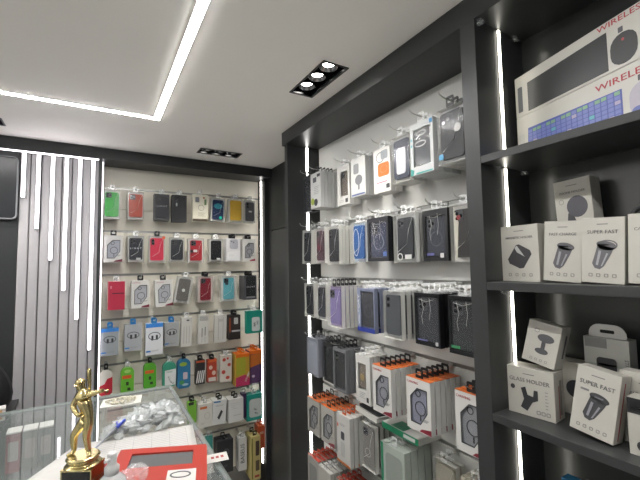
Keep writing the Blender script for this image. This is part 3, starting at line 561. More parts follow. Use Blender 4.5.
W(1.072, 1, .122, .188, 1.012, 3, clearbox, dict(col='2f3135', card=CLR, cs=.66, tabm=FROSTW, sticker='dfdfdc', extra=lambda r, w, h, d: ringo('clear_ring', FROSTW, r, -w*.2, -h*.88, .014, .003, -.0012, -.0003)), 'clear packet with black phone case and folded plastic, second row between two black boxes', 'the black case between two black boxes', pitch=.025)
W(.940, 1, .114, .184, 1.035, 2, windowbox, dict(body=mat('1d1e20', .35), col='30343e', win=(.1, .12, .9, .93), ring=mat('5c6068', .3), tabm=FROSTW, marks=(('rr', 'white_sticker', 'd9dad8', .76, .9, .14, .09), ('rect', 'violet_print', '5a5a94', .3, .87, .3, .05))), 'black window box with dark case and small white sticker, second row near the shelving unit', 'the black box with small white sticker', pitch=.025)
W(.812, 1, .112, .19, 1.03, 2, clearbox, dict(col='3a3835', card=WHITE, cs=.74, extra=lambda r, w, h, d: (shape('cream_edge', mat('d8d4c4', .4), r, [(-w*.34, -h*.94), (-w*.28, -h*.94), (-w*.2, -h*.3), (-w*.3, -h*.12), (-w*.36, -h*.12)], .0018, .0036), shape('red_lens', mat('a83a38', .3), r, ell(-w*.18, -h*.22, .008, .008, 12), .0005, .0015))), 'clear packet with dark case, cream edge and red lens beside the shelving unit', 'the dark case with red lens', pitch=.027)
# third row
W(1.795, 2, .1, .178, .99, 3, clearbox, dict(col='303236', cam='col', cs=.74, card=CLR), 'clear packet with black phone case before the pillar light strip, third row', 'the third row black case by the pillar')
W(1.640, 2, .092, .174, .972, 4, clearbox, dict(col='34363c', cam='col', cs=.72, card=CLR), 'clear packet with slate phone case next to the violet one', 'the slate case beside the violet one', pitch=.024)
W(1.487, 2, .118, .19, .955, 6, clearbox, dict(col='8a7fae', cam='sq', cs=.72, card=mat('b6a9cc', .4), tabm=BLACK, gl=True), 'clear packet with a violet phone case', 'the violet phone case', pitch=.023)
W(1.231, 2, .112, .175, .94, 4, windowbox, dict(body=mat('8b93ac', .4), col='33353b', win=(.2, .06, .96, .9), cam=None, ring=mat('55585f', .3), tabm=FROSTW, foot='2a3fa0', marks=(('text', 'VICTORY', 'e2e4ea', .1, .5, 1.1, .016, PI/2),)), 'blue-edged window box with dark case and upright white lettering, third row', 'the blue-edged box with white lettering', pitch=.03, tip=.03)
W(1.040, 2, .094, .168, .912, 6, clearbox, dict(col='505458', cam='col', cs=.8, card=CLR, gl=False), 'clear packet with grey phone case, third row between blue-edged and black boxes', 'the grey case beside the black boxes', pitch=.028, tip=.03)
W(.890, 2, .108, .17, .928, 6, windowbox, dict(body=mat('1b1c1f', .3), col='34363c', win=(.07, .06, .93, .94), cam='sq', tabm=FROSTW, marks=(('rect', 'violet_print', '6a6c9a', .3, .9, .4, .03), ('rr', 'white_sticker', 'c8c8c8', .86, .93, .1, .07))), 'black box with clear front and crumpled plastic, third row', 'the black box with crumpled plastic', pitch=.026, tip=.03)
W(.738, 2, .106, .17, .915, 6, windowbox, dict(body=mat('1b1c1f', .3), col='2c2e30', win=(.07, .06, .93, .94), cam='sq', tabm=FROSTW, marks=(('rect', 'green_print', '3a8a5a', .22, .88, .3, .05),)), 'black box with green print next to the shelving unit, third row', 'the black box with green print', pitch=.026, tip=.03)
# fourth row
W(1.785, 3, .12, .196, 1.0, 3, plainbox, dict(body='8d919b', tabm=BLACK, marks=(('rr', 'pale_panel', 'a6abb6', .5, .52, .84, .86), ('rect', 'small_badge', 'd8dae0', .5, .16, .2, .03))), 'grey-blue box before the pillar light strip, fourth row', 'the grey-blue box', pitch=.03, d=.028)
W(1.625, 3, .086, .19, 1.0, 4, windowbox, dict(body=mat('2c2d2f', .35), col='1d1e20', win=(.1, .1, .9, .92)), 'black window box between grey-blue and grey-sided boxes, fourth row', 'the fourth row black window box')
W(1.488, 3, .106, .196, .976, 5, windowbox, dict(body=mat('7f8184', .4), col='232428', win=(.08, .08, .94, .95), cam='col'), 'grey-sided box with black phone case, fourth row of the bay', 'the grey-sided box', pitch=.023)
W(1.321, 3, .1, .2, .985, 4, windowbox, dict(body=CARD, col='8a8074', win=(.16, .18, .72, .72), cam=None, tabm=CARD, marks=(('rect', 'black_code', '2e2e30', .8, .9, .14, .1), ('lines', 'small_print', '9a9a98', .44, .84, .4, .14, 4), ('ell', 'gold_print', 'a89468', .46, .46, .3, .16))), 'white window box with beige case beside the orange-topped boxes, fourth row', 'the white box with beige case', pitch=.025)
HX = dict(case='989aa2', lid='e8742c', title='b03a40', corner='8a2436')
W(1.132, 3, .108, .172, .931, 6, hexbox, dict(HX), 'white window box with orange top in the fourth row, beside the beige case', 'the orange-topped box by the beige case', pitch=.025, tip=.02, tilt=0)
W(.946, 3, .11, .17, .932, 6, hexbox, dict(HX, case='8d90a2'), 'middle of the three orange-topped white window boxes in the fourth row', 'the middle orange-topped box', pitch=.025, tip=.02)
W(.758, 3, .11, .176, .955, 5, hexbox, dict(HX, case='96989d'), 'orange-topped white window box beside the dark shelving unit', 'the orange-topped box by the shelving unit', pitch=.025, tip=.02)
# fifth row
W(1.705, 4, .118, .168, .955, 5, hexbox, dict(HX, body=mat('b4b2aa', .45), corner=None, titletext=False, case='8e9092'), 'grey-white window box with orange top nearest the pillar, fifth row', 'the orange-topped box by the pillar', pitch=.026, tip=.02)
W(1.572, 4, .118, .168, .957, 5, hexbox, dict(HX, body=mat('bab8b0', .45), titletext=False, case='999b9d'), 'grey-white window box with dark orange top, second from the pillar in the fifth row', 'the second orange-topped box from the pillar', pitch=.026, tip=.02)
W(1.452, 4, .106, .212, .965, 5, plainbox, dict(body='d4d3ce', top='d8d6d0', tabm=mat('e0622c', .5), marks=(('rr', 'printed_phone', '4a4c52', .46, .42, .26, .16), ('ell', 'orange_seal', 'd8502c', .1, .24, .1, .08), ('lines', 'small_print', '96969a', .44, .2, .4, .05, 2), ('rect', 'orange_foot', 'd8742c', .5, .975, .98, .045), ('rr', 'pale_panel', 'c2c2be', .46, .7, .3, .3))), 'tall white box with orange foot and orange tabs', 'the tall white box with orange foot', pitch=.024, tip=.02)
W(1.318, 4, .096, .185, 1.0, 3, clearbox, dict(col='8b8984', card=mat('a9a8a2', .5), cam='sq', cs=.76, extra=lambda r, w, h, d: mark(r, w, h, ('ring', 'pale_ring', 'c8c6c0', .5, .62, .4, .2))), 'clear packet with grey case hanging under the tilted dark packet, fifth row', 'the grey case under the dark packet', pitch=.028, hk=True)
W(1.112, 4, .13, .19, .955, 4, plainbox, dict(body='b9c2b8', tabm=FROSTW, marks=(('rect', 'green_edge', '1d8a62', .06, .5, .1, .98), ('rr', 'grey_panel', '9aa29a', .56, .45, .7, .6), ('rect', 'green_base', '1f8f66', .5, .93, .96, .1))), 'green and grey box hanging under the lying green packet', 'the green box under the lying packet', 'accessory box', 'accessory_box', pitch=.034, d=.03)
W(.935, 4, .1, .175, 1.03, 2, clearbox, dict(col='b9b4a4', cam=None, card=mat('c9c5b4', .5), cs=.8, tabm=FROSTW), 'clear packet with beige case, fifth row under the middle orange-topped box', 'the beige packet under the orange-topped box', pitch=.028)
W(.800, 4, .1, .175, 1.01, 3, plainbox, dict(body='cdc7b2', tabm=FROSTW), 'plain cream packet in the fifth row beside the shelving unit', 'the plain cream packet', pitch=.026)
# sixth row
W(1.715, 5, .11, .17, .955, 5, plainbox, dict(body='b2b0a8', top='d8482e', tabm=mat('d8502e', .5), marks=(('rr', 'grey_panel', '8e8e8a', .5, .5, .7, .6),)), 'grey box with bright red top in the lowest row, by the pillar', 'the red-topped box by the pillar', pitch=.026, tip=.02)
W(1.590, 5, .11, .17, .945, 5, plainbox, dict(body='c4c2ba', top='cfcdc6', tabm=CARD), 'grey-white box with pale top in the lowest row', 'the pale-topped box', pitch=.026, tip=.02)
W(1.455, 5, .104, .17, .96, 4, plainbox, dict(body='b8b4aa', top='b8402c', tabm=mat('b8402c', .5)), 'box with dark red top in the lowest row under the tall white box', 'the dark red topped box', pitch=.028, tip=.02)
# packets lying on top of the fifth row
def lying(label, short, quad, z, t, fn):
    a, b, c, d = [Vector(q+(0,)) for q in quad]
    o = (a+b)/2; ax = (b-a).normalized(); w = (b-a).length; dpt = (Vector(((d+c)/2))-o).length
    th = math.atan2(ax.y, ax.x)
    r = thing('phone_case_packet', label, 'phone case packet', (o.x, o.y, z), (0, 0, th), 'packets lying on the fifth row')
    fn(r, w, dpt, t); return r
def lying_green(r, w, dp, t):
    bm = bmesh.new(); bbox(bm, -w/2, w/2, 0, dp, 0, t); obj('clear_box', bm, FROST, r)
    box('green_front', mat('1f9468', .4), r, -w/2, w/2, -.001, -.0002, 0, t*.95)
    box('white_mark', WHITE, r, w*.12, w*.42, -.0018, -.0011, t*.25, t*.75)
    box('green_panel', mat('2c9c72', .4), r, -w*.25, w*.1, .002, dp*.55, t+.0002, t+.001); box('white_panel', WHITE, r, w*.12, w*.46, .002, dp*.3, t+.0002, t+.001)
    bm = bmesh.new()
    tube(bm, [(w*.1+.024*math.cos(q*PI/8), dp*.58+.02*math.sin(q*PI/8), t+.002) for q in range(17)], .002, 6); obj('coiled_cable', bm, CARD, r)
lying('green and clear packet with a white coil lying across hanging green boxes', '', [(.985, 1.20), (.985, 1.005), (1.095, 1.005), (1.095, 1.2)], RR[4]+.008, .024, lying_green)
def lying_dark(r, w, dp, t):
    bm = bmesh.new(); bbox(bm, -w/2, w/2, 0, dp, 0, t); obj('clear_box', bm, FROST, r)
    bm = bmesh.new(); prism(bm, rrect(0, 0, w*.9, dp*.8, .012), 0, .006); o = obj('phone_case', bm, CHARC, r, (0, dp*.5, t+.0065), (-PI/2, 0, 0))
    bm = bmesh.new(); prism(bm, ell(w*.1, 0, .016, .016), -.001, -.0002); obj('camera_bump', bm, mat('b9b9b4', .3), o)
lying('dark phone case packet lying across the hanging grey cases', '', [(1.0, 1.40), (.985, 1.235), (1.095, 1.225), (1.095, 1.39)], RR[4]+.008, .02, lying_dark)

# ------------------------------------------------------------------ boxes on the shelving unit
def shelfbox(label, x, y, z, w, h, d, marks, yaw=0., lean=0., pitchb=0., body='cac7bd', name='accessory_box', cat='accessory box', group=None, extra=None, under=None):
    t = thing(name, label, cat, (x, y, z), (0, 0, 0), group)
    t.rotation_mode = 'XYZ'
    # lean sideways about the lower corner, tip back about the bottom edge
    M = Matrix.Rotation(-PI/2+yaw, 4, 'Z') @ Matrix.Rotation(pitchb, 4, 'X') @ Matrix.Rotation(lean, 4, 'Y')
    t.rotation_euler = M.to_euler()
    off = Vector((0, 0, 0))
    if lean > 0: off = M.to_3x3() @ Vector((-w/2, 0, 0)) + Vector((0, 0, 0))
    low = min((M @ Vector((sx*w/2, yy, 0))).z for sx in (-1, 1) for yy in (0, d))
    t.location = Vector((x, y, z-low+.0004))
    b = box('card_box', mat(body, .42, var=.02), t, -w/2, w/2, 0, d, 0, h, bev=.0008)
    holder = t
    def mk(m):
        k, nm, col, cx, cz, a, bb = m[:7]
        mm = (k, nm, col, cx, cz-1, a, bb)+tuple(m[7:])
        if k == 'poly': mm = mm[:7]+([(p, q-1) for p, q in m[7]],)
        mark(t, w, h, mm)
    for m in marks: mk(m)
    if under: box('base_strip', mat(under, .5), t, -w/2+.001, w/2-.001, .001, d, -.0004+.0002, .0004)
    if extra: extra(t, w, h, d)
    return t
TITLE = '6a6a6c'
def heads(title, width=.6, size=.011, brand=True, cz=.22):
    m = [('text', title, TITLE, .5, cz, width, size), ('icons', 'printed_icons', '8f8f8c', .5, .88, .74, .055, 4)]
    if brand: m.append(('lines', 'brand_print', '77777a', .5, .1, .26, .03, 1))
    return m
G2 = 'accessory boxes on the second shelf'; G3 = 'accessory boxes on the third shelf'
S2, S3 = SH[1][1], SH[2][1]
shelfbox('white box with a black square magnet print at the end of the second shelf', .945, .577, S2, .105, .146, .05, heads('MAGNETIC HOLDER', .72, .009)+[('poly', 'printed_magnet', '3d3c3e', 0, 0, 0, 0, [(.18, .6), (.42, .35), (.5, .34), (.78, .45), (.82, .52), (.6, .76), (.5, .77), (.22, .68)]), ('poly', 'printed_shine', 'c9c9c8', 0, 0, 0, 0, [(.38, .4), (.44, .36), (.64, .56), (.44, .48)])], yaw=-.08, group=G2)
def charger(dark, lite, handle=False):
    m = [('poly', 'printed_charger', dark, 0, 0, 0, 0, [(.40, .40), (.76, .47), (.70, .56), (.54, .74), (.44, .79), (.32, .77), (.26, .70), (.30, .62)]), ('ell', 'charger_head', dark, .59, .42, .46, .12, -.2),
         ('poly', 'printed_shine', lite, 0, 0, 0, 0, [(.42, .50), (.48, .51), (.40, .73), (.35, .72)]), ('poly', 'printed_shine', lite, 0, 0, 0, 0, [(.60, .54), (.64, .55), (.50, .74), (.47, .74)]), ('rr', 'charger_port', lite, .58, .415, .2, .022)]
    for q in m[2:]: pass
    return m
CH = charger('626166', 'a2a2a6')
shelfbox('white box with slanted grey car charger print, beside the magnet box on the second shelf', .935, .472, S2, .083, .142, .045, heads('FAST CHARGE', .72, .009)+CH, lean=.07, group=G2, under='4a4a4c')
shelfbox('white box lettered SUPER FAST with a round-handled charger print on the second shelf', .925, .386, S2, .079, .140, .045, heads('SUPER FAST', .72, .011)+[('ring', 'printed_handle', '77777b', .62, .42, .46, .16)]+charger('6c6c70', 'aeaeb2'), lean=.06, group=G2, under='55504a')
shelfbox('white car charger box on the second shelf cut off by the picture edge', .925, .300, S2, .08, .14, .045, heads('CAR CHARGER', .74, .011)+CH, lean=.05, group=G2)
shelfbox('plain white box lying behind the front row on the second shelf', 1.04, .46, S2, .16, .118, .06, [], group=G2)
shelfbox('white box with grey round holder print standing above the front row, second shelf', 1.03, .478, S2+.1195, .085, .136, .05, [('text', 'PHONE HOLDER', TITLE, .5, .24, .7, .009), ('lines', 'brand_print', '77777a', .5, .11, .3, .03, 1), ('ell', 'printed_disc', '55545c', .6, .52, .56, .4), ('poly', 'printed_stem', '4a4a50', 0, 0, 0, 0, [(.34, .62), (.5, .7), (.56, .84), (.4, .9), (.3, .8)]), ('ring', 'small_badge', '8a8a88', .18, .4, .14, .1)], lean=-.05, group=G2)
bm = bmesh.new(); tube(bm, [(1.03+.0, .325-.04*math.cos(q*PI/8), S2+.142+.03*math.sin(q*PI/8)) for q in range(9)], .006, 8); bbox(bm, .99, 1.07, .285, .365, S2+.0005, S2+.142)
tag(obj('cable_pouch', bm, BLACK), 'black pouch with curved top behind the white boxes on the second shelf', 'pouch')
# third shelf
shelfbox('white box lettered GLASS HOLDER with a printed clamp on the third shelf', .945, .568, S3, .112, .118, .055, [('text', 'GLASS HOLDER', TITLE, .48, .27, .86, .013), ('lines', 'brand_print', '77777a', .48, .13, .24, .03, 1), ('poly', 'printed_clamp', '333438', 0, 0, 0, 0, [(.3, .44), (.4, .4), (.44, .56), (.56, .58), (.58, .44), (.66, .44), (.66, .64), (.54, .7), (.42, .9), (.28, .84), (.36, .66)]), ('ell', 'printed_knob', '3b3c40', .12, .44, .1, .1), ('icons', 'printed_icons', '8f8f8c', .76, .88, .3, .08, 3), ('lines', 'small_print', '99999a', .84, .6, .06, .4, 6)], yaw=.12, group=G3, extra=lambda r, w, h, d: (box('red_line', mat('a83038', .5), r, w/2, w/2+.0004, d*.45, d*.5, h*.04, h*.7), box('grey_panel', mat('8f8c84', .5), r, w/2, w/2+.0004, d*.55, d*.75, h*.1, h*.8)))
shelfbox('tilted white box with a double-disc holder print lying on top of the GLASS HOLDER box', .955, .552, S3+.119, .078, .105, .05, [('ell', 'printed_disc', '5a5a5e', .6, .36, .5, .2), ('rect', 'printed_stem', '4b4b50', .56, .52, .12, .2), ('ell', 'printed_base', '4b4b50', .54, .68, .4, .14), ('ring', 'small_badge', '90908e', .3, .22, .16, .1), ('icons', 'printed_icons', '9a9a98', .5, .9, .6, .06, 4)], lean=.2, yaw=.1, pitchb=-.1, group=G3, extra=lambda r, w, h, d: box('side_print', INKD, r, w/2, w/2+.0004, d*.6, d*.75, h*.25, h*.8))
shelfbox('white box with dark round print half hidden behind the GLASS HOLDER box', 1.045, .532, S3, .09, .13, .05, [('ell', 'printed_disc', '3c3c40', .75, .5, .5, .34)], group=G3)
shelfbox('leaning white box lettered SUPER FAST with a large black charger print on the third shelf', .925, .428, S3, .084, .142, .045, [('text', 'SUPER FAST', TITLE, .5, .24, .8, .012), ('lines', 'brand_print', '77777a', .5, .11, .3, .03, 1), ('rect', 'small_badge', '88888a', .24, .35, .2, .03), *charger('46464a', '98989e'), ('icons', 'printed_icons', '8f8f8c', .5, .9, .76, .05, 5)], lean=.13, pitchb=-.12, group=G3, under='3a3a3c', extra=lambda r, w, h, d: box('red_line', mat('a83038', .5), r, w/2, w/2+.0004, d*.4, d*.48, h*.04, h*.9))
def euro(r, w, h, d):
    bm = bmesh.new(); annulus(bm, rrect(0, h+.006, w*.84, .05, .024, 5), rrect(0, h+.014, .03, .008, .003, 5), d*.3, d*.3+.0015); obj('hang_flap', bm, CARD, r)
shelfbox('white box with rounded hanging flap behind the third-shelf SUPER FAST box', 1.03, .432, S3, .092, .205, .04, [('rect', 'grey_label', '9a9a98', .28, .06, .5, .11), ('text', 'STREAM', '6a6a6c', .93, .3, .4, .011, -PI/2), ('rr', 'printed_speaker', '3b3b40', .5, .4, .44, .36), ('rect', 'pale_green_panel', 'c4d2c8', .5, .3, .8, .02)], group=G3, extra=euro, body='d2d2cb')
shelfbox('tall white box lettered TWO IN ONE at the picture edge of the third shelf', .985, .343, S3, .092, .15, .035, [('text', 'TWO IN ONE', TITLE, .42, .3, .7, .01), ('lines', 'brand_print', '77777a', .5, .14, .3, .03, 1), ('ring', 'small_badge', '88888a', .16, .44, .14, .1), ('ring', 'printed_ring', '4a4a4e', .7, .48, .6, .3)], group=G3)
shelfbox('short white box with black header and printed earphones, front of the third shelf', .93, .322, S3, .075, .112, .04, [('rect', 'black_header', '1f2023', .5, .14, .99, .27), ('lines', 'header_print', 'd4d4d4', .5, .18, .8, .1, 2), ('ring', 'printed_band', '35353a', .56, .52, .5, .3), ('ell', 'printed_earcup', '2e2e33', .3, .82, .26, .18), ('ell', 'printed_earcup', '2e2e33', .62, .86, .26, .18)], yaw=.0, group=G3)
# fourth shelf, mostly out of view
S4 = SH[3][1]
t = shelfbox('pack with blue and white cap on the lowest visible shelf', .965, .500, S4, .03, .215, .03, [('rect', 'white_print', 'd8dde0', .6, .05, .4, .05)], body='2f7fb0')
t = shelfbox('dark pack with pale mark beside the blue-capped pack on the lowest visible shelf', .965, .452, S4, .04, .222, .03, [('ell', 'pale_mark', 'c8c2ba', .5, .05, .3, .05)], body='34343a')

# keyboard boxes on the top shelf
def keyboard_box(label, x, y, z, h, mouse, yaw, ttl, lower):
    w, d, K = .60, .035, 1.36
    t = thing('keyboard_box', label, 'keyboard box', (x, y, z), (0, 0, -PI/2+yaw), 'keyboard boxes on the top shelf')
    box('card_box', mat('d2cfc6', .4, var=.02), t, 0, w, 0, d, 0, h, bev=.001)
    red = mat('b8303c', .45)
    text('lettering', ttl, .018 if lower else .015, red, t, (.298 if lower else .348), h*(.82 if lower else .915), -.0006, width=.125 if lower else .20)
    if lower:
        kb = shape('printed_keyboard', mat('4a5aa8', .4), t, [(.035, .006), (.292, .006), (.292, h*.64), (.040, h*.68)], -.0006, -.0001)
        bm = bmesh.new(); cols = 17; rows = 7; hh = h*.63
        for r_ in range(rows):
            for c in range(cols):
                x0 = .041+c*.0147; z0 = .009+r_*(hh-.008)/rows
                mi = 0 if (c*7+r_*5) % 11 else (1 if (c+r_) % 2 else 2)
                if r_ == rows-1: mi = 3 if c % 3 else 0
                bbox(bm, x0, x0+.0122, -.0012, -.0007, z0, z0+(hh-.008)/rows*.8, mi)
        obj('printed_keys', bm, [mat('7380c8', .4), mat('63b9c4', .4), mat('b0a8c8', .4), mat('7fb08c', .4)], kb)
        shape('printed_edge', mat('c9c8c2', .4), t, rrect(.016, h*.34, .018, h*.5, .003), -.0006, -.0001)
    else:
        shape('printed_keyboard', mat('26282b', .35), t, [(.045, .006), (.268, .006), (.268, h*.80), (.045, h*.74)], -.0006, -.0001)
        shape('printed_remote', mat('6a6c70', .4), t, rrect(.018, h*.42, .016, h*.62, .003), -.0006, -.0001)
    mx = .334 if lower else .302
    m = shape('printed_mouse', mat(mouse, .4), t, rrect(mx, h*.34, .056, h*.58, .026), -.0006, -.0001)
    if lower: shape('mouse_base', mat('5a68b0', .4), m, rrect(mx, h*.15, .05, h*.18, .012), -.0012, -.0007)
    else: shape('mouse_dot', mat('b8303c', .4), m, ell(mx, h*.5, .003, .003, 10), -.0012, -.0007)
    shape('receiver_print', mat('55565a', .4), t, rrect(mx-.004, h*.70, .010, .012, .001), -.0006, -.0001)
    return t
S1 = SH[0][1]
keyboard_box('white keyboard box with printed blue keyboard, standing on the top shelf', 1.04, .622, S1+.0005, .125, 'b9b4c0', -.27, 'WIRELESS', True)
keyboard_box('white keyboard box with printed black keyboard, on top of the blue keyboard box', 1.04, .622, S1+.1265, .118, '2a2b2e', -.27, 'WIRELESS COMBO', False)

# ------------------------------------------------------------------ glass counter
CT = 1.15
gc = thing('glass_counter', 'glass display counter with clear top under the trophy and papers', 'counter', (0, 0, 0))
X0, X1, Y0, Y1 = -1.3, .30, .72, 1.86
bm = bmesh.new(); fs = bbox(bm, X0, X1, Y0, Y1, CT-.008, CT)
for q in (2, 3, 4, 5): fs[q].material_index = 1
obj('glass_top', bm, [GLASS, EDGE], gc)
box('back_pane', GLASS, gc, X0, X1-.008, Y1-.010, Y1-.004, .8, CT-.0085)
box('side_pane', GLASS, gc, X1-.008, X1-.002, Y0+.02, Y1-.004, .8, CT-.0085)
box('glass_shelf', GLASS, gc, X0, X1-.009, Y0+.05, Y1-.011, .955, .961)
box('cabinet_base', mat('777a7c', .5), gc, X0, X1, Y0, Y1, 0, .799, bev=.002)
bm = bmesh.new(); bbox(bm, X1-.009, X1, Y0, Y1, CT-.016, CT-.0082); bbox(bm, X0, X1-.009, Y1-.003, Y1, CT-.016, CT-.0082); obj('edge_trim', bm, mat('8f9294', .35, .6), gc)
# boxes inside on the glass shelf
for k, (x, col, lb) in enumerate(((-.245, 'a06a6c', 'dull red box with white top inside the glass counter'), (-.197, '9a9a96', 'grey box with white top, middle of three inside the glass counter'), (-.15, '8a8c8a', 'dark grey box with white top inside the glass counter, nearest the trophy'))):
    t = thing('boxed_accessory', lb, 'accessory box', (x, 1.76, .9614), (0, 0, .05), 'boxes inside the glass counter')
    box('card_box', mat(col, .5), t, -.021, .021, 0, .06, 0, .135, bev=.001); box('white_lid', mat('e8e8e2', .45), t, -.0215, .0215, -.0005, .0605, .1352, .1395)
    mark(t, .042, .135, ('rr', 'pale_panel', 'b4aca8', .5, -.55, .7, .5))
for k in range(5):
    bm = bmesh.new(); lathe(bm, [(.001, 0), (.005, .001), (.006, .006), (.004, .011), (.001, .012)], 10); q = obj('gold_trinket', bm, mat('c9ad4a', .3, 1.), None, (-.27+.027*k, 1.60+.01*(k % 2), .9614))
    tag(q, 'tiny gold trinket in a row before the boxes inside the glass counter', 'trinket', 'gold trinkets inside the counter')
# papers
def paper(label, cx, cy, rz, w, d, z, prt):
    t = thing('paper_sheet', label, 'paper', (cx, cy, z), (0, 0, rz), 'papers on the counter')
    bm = bmesh.new(); n = 10
    g = [[bm.verts.new((-w/2+w*i/n, -d/2+d*j/n, .0004+.0010*math.sin(i*.9)*math.sin(j*.7)**2)) for j in range(n+1)] for i in range(n+1)]
    for i in range(n):
        for j in range(n): bm.faces.new((g[i][j], g[i+1][j], g[i+1][j+1], g[i][j+1])).smooth = True
    r = bmesh.ops.extrude_face_region(bm, geom=bm.faces[:]); bmesh.ops.translate(bm, verts=[e for e in r['geom'] if isinstance(e, bmesh.types.BMVert)], vec=(0, 0, .0004))
    obj('sheet', bm, mat('dedcd8', .6), t)
    if prt:
        bm = bmesh.new()
        for i in range(16):
            bbox(bm, -w*.42, w*.42, d*.44-i*.0125, d*.44-i*.0125+.0009, .0019, .0021)
        for i in range(6): bbox(bm, -w*.42+w*.84*i/5, -w*.42+w*.84*i/5+.0009, -d*.42, d*.44, .0019, .0021)
        obj('printed_table', bm, mat('a4a4a6', .6), t)
    return t
paper('white sheet with a printed table lying under the red case', .125, 1.262, -.13, .30, .205, CT+.0026, True)
paper('plain white sheet lying under the trophy', -.045, 1.20, -.56, .2, .29, CT+.0002, False)
# pile of small plastic packets
PK = film('packet_plastic', 'b4b8b8', .5, .12, 1.4)
protos = []
for v in range(5):
    bm = bmesh.new(); bmesh.ops.create_icosphere(bm, subdivisions=2, radius=1)
    for vv in bm.verts:
        j = 1+rnd.uniform(-.38, .3); vv.co = Vector((vv.co.x*.028*j, vv.co.y*.017*j, vv.co.z*.009*(1+rnd.uniform(-.7, .9))))
    me = bpy.data.meshes.new('plastic_packet'); bm.to_mesh(me); bm.free(); me.materials.append(PK); protos.append(me)
n = 0
for lay, (zz, rows) in enumerate(((CT+.013, 9), (CT+.028, 7), (CT+.041, 3))):
    for i in range(rows):
        y = 1.375+.025*i+.012*lay
        xl = max(.008, .005+(y-1.375)*.72)+.02*lay; xr = .262
        m_ = max(1, int((xr-xl)/.042))
        for k in range(m_):
            x = xl+(k+.5)*(xr-xl)/m_+rnd.uniform(-.008, .008)
            if lay == 2 and x < .14: continue
            o = bpy.data.objects.new('plastic_packet', protos[n % 5]); C.objects.link(o); n += 1
            o.location = (x, y+rnd.uniform(-.006, .006), zz); o.rotation_euler = (rnd.uniform(-.45, .45), rnd.uniform(-.4, .4), rnd.uniform(0, 3.1))
            tag(o, 'small crumpled clear plastic packet in the pile on the glass counter', 'plastic packet', 'plastic packets in the pile')
# acrylic stand with beige grains
t = thing('acrylic_stand', 'small clear stand with pale beads on top, behind the plastic packets', 'display stand', (.088, 1.60, CT), (0, 0, -.15))
box('stand_top', FROST, t, -.065, .065, -.045, .045, .040, .044)
for sx in (-.055, .055):
    for sy in (-.036, .036): box('leg', FROST, t, sx-.004, sx+.004, sy-.004, sy+.004, 0, .0398)
bm = bmesh.new()
for q in range(110):
    a = rnd.uniform(0, 2*PI); r_ = math.sqrt(rnd.random()); bmesh.ops.create_icosphere(bm, subdivisions=1, radius=.004, matrix=Matrix.Translation((.052*r_*math.cos(a), .034*r_*math.sin(a), .048+.005*(1-r_))))
o = tag(obj('pale_beads', bm, mat('d8d2bc', .5), None, (.088, 1.60, CT), (0, 0, -.15)), 'pale beige beads heaped on the small clear stand', 'beads'); o['kind'] = 'stuff'
# pen with blue cap
t = thing('ballpoint_pen', 'grey pen with blue clip resting on the plastic packets', 'pen', (-.003, 1.285, CT+.014))
dv = Vector((.09, .105, .034)); bm = bmesh.new(); tube(bm, [dv*0, dv*.05, dv*.72], .0035, 8, radii=[.001, .003, .0032]); obj('barrel', bm, mat('8d9096', .3, .3), t)
bm = bmesh.new(); tube(bm, [dv*.722, dv*.98, dv*1.0], .005, 8, radii=[.0052, .0052, .003]); a = dv*.74; bbox(bm, a.x-.002, a.x+.002, a.y-.012, a.y+.028, a.z+.004, a.z+.008); obj('cap', bm, mat('2a48c0', .35), t)
# red case
rc = thing('red_case', 'red case with grey window panel lying on the papers', 'case', (.137, 1.012, CT+.019), (0, R(4.5), R(-14)))
RED = mat('c23a2c', .42, var=.04)
w, d, hh = .215, .235, .028
bm = bmesh.new()
annulus(bm, [(-w/2, -d/2), (w/2, -d/2), (w/2, d/2), (-w/2, d/2)], [(-.075, .015), (.075, .015), (.075, .088), (-.075, .088)], 0, hh)
for v in bm.verts: v.co = Vector((v.co.x, v.co.z, v.co.y))
obj('shell', bm, RED, rc)
box('window_panel', mat('6d6f70', .3), rc, -.0745, .0745, .0155, .0875, .004, hh-.004)
box('side_edge', mat('d8604c', .4), rc, w/2, w/2+.003, -d/2, d/2, .004, hh-.004)
lb = box('white_label', WHITE, rc, .02, .085, -.075, -.012, hh+.0001, hh+.0008, label='white label with a dark oval ring')
bm = bmesh.new(); annulus(bm, ell(.05, -.035, .024, .015), ell(.05, -.035, .020, .011), hh+.0009, hh+.0014)
for v in bm.verts: v.co = Vector((v.co.x, v.co.z, v.co.y))
obj('label_ring', bm, mat('55565a', .5), lb)
o = box('red_folder', mat('b8302c', .5), None, -.07, .07, -.09, .09, 0, .004); o.location = (.012, 1.13, CT+.0052); o.rotation_euler = (0, 0, R(-20)); tag(o, 'thin red folder lying between the trophy and the red case', 'folder')
# crumpled clear bag on the case
bm = bmesh.new(); bmesh.ops.create_icosphere(bm, subdivisions=3, radius=1)
for v in bm.verts:
    j = 1+rnd.uniform(-.28, .28); v.co = Vector((v.co.x*.026*j, v.co.y*.036*j, v.co.z*.014*j))
tag(obj('plastic_bag', bm, film('bag_plastic', 'dfe2e4', .12, .08, 1.3), None, (.085, .985, CT+.064), (0, R(4), 0)), 'crumpled clear plastic bag lying on the red case', 'plastic bag')
# business card sticking out beside the red case
t = thing('business_card', 'white card with red print sticking out beside the red case', 'card', (.292, 1.085, CT+.0008), (0, 0, R(-8)))
box('card', WHITE, t, -.035, .035, -.024, .024, 0, .0008)
text('lettering', 'SALE', .014, mat('b23a3a', .5), t, .008, 0, .0012, flat=True) if False else None
bm = bmesh.new()
for q in range(3): bbox(bm, -.01+.013*q, -.002+.013*q, -.004, .008, .0009, .0012)
obj('red_print', bm, mat('b23a3a', .5), t)
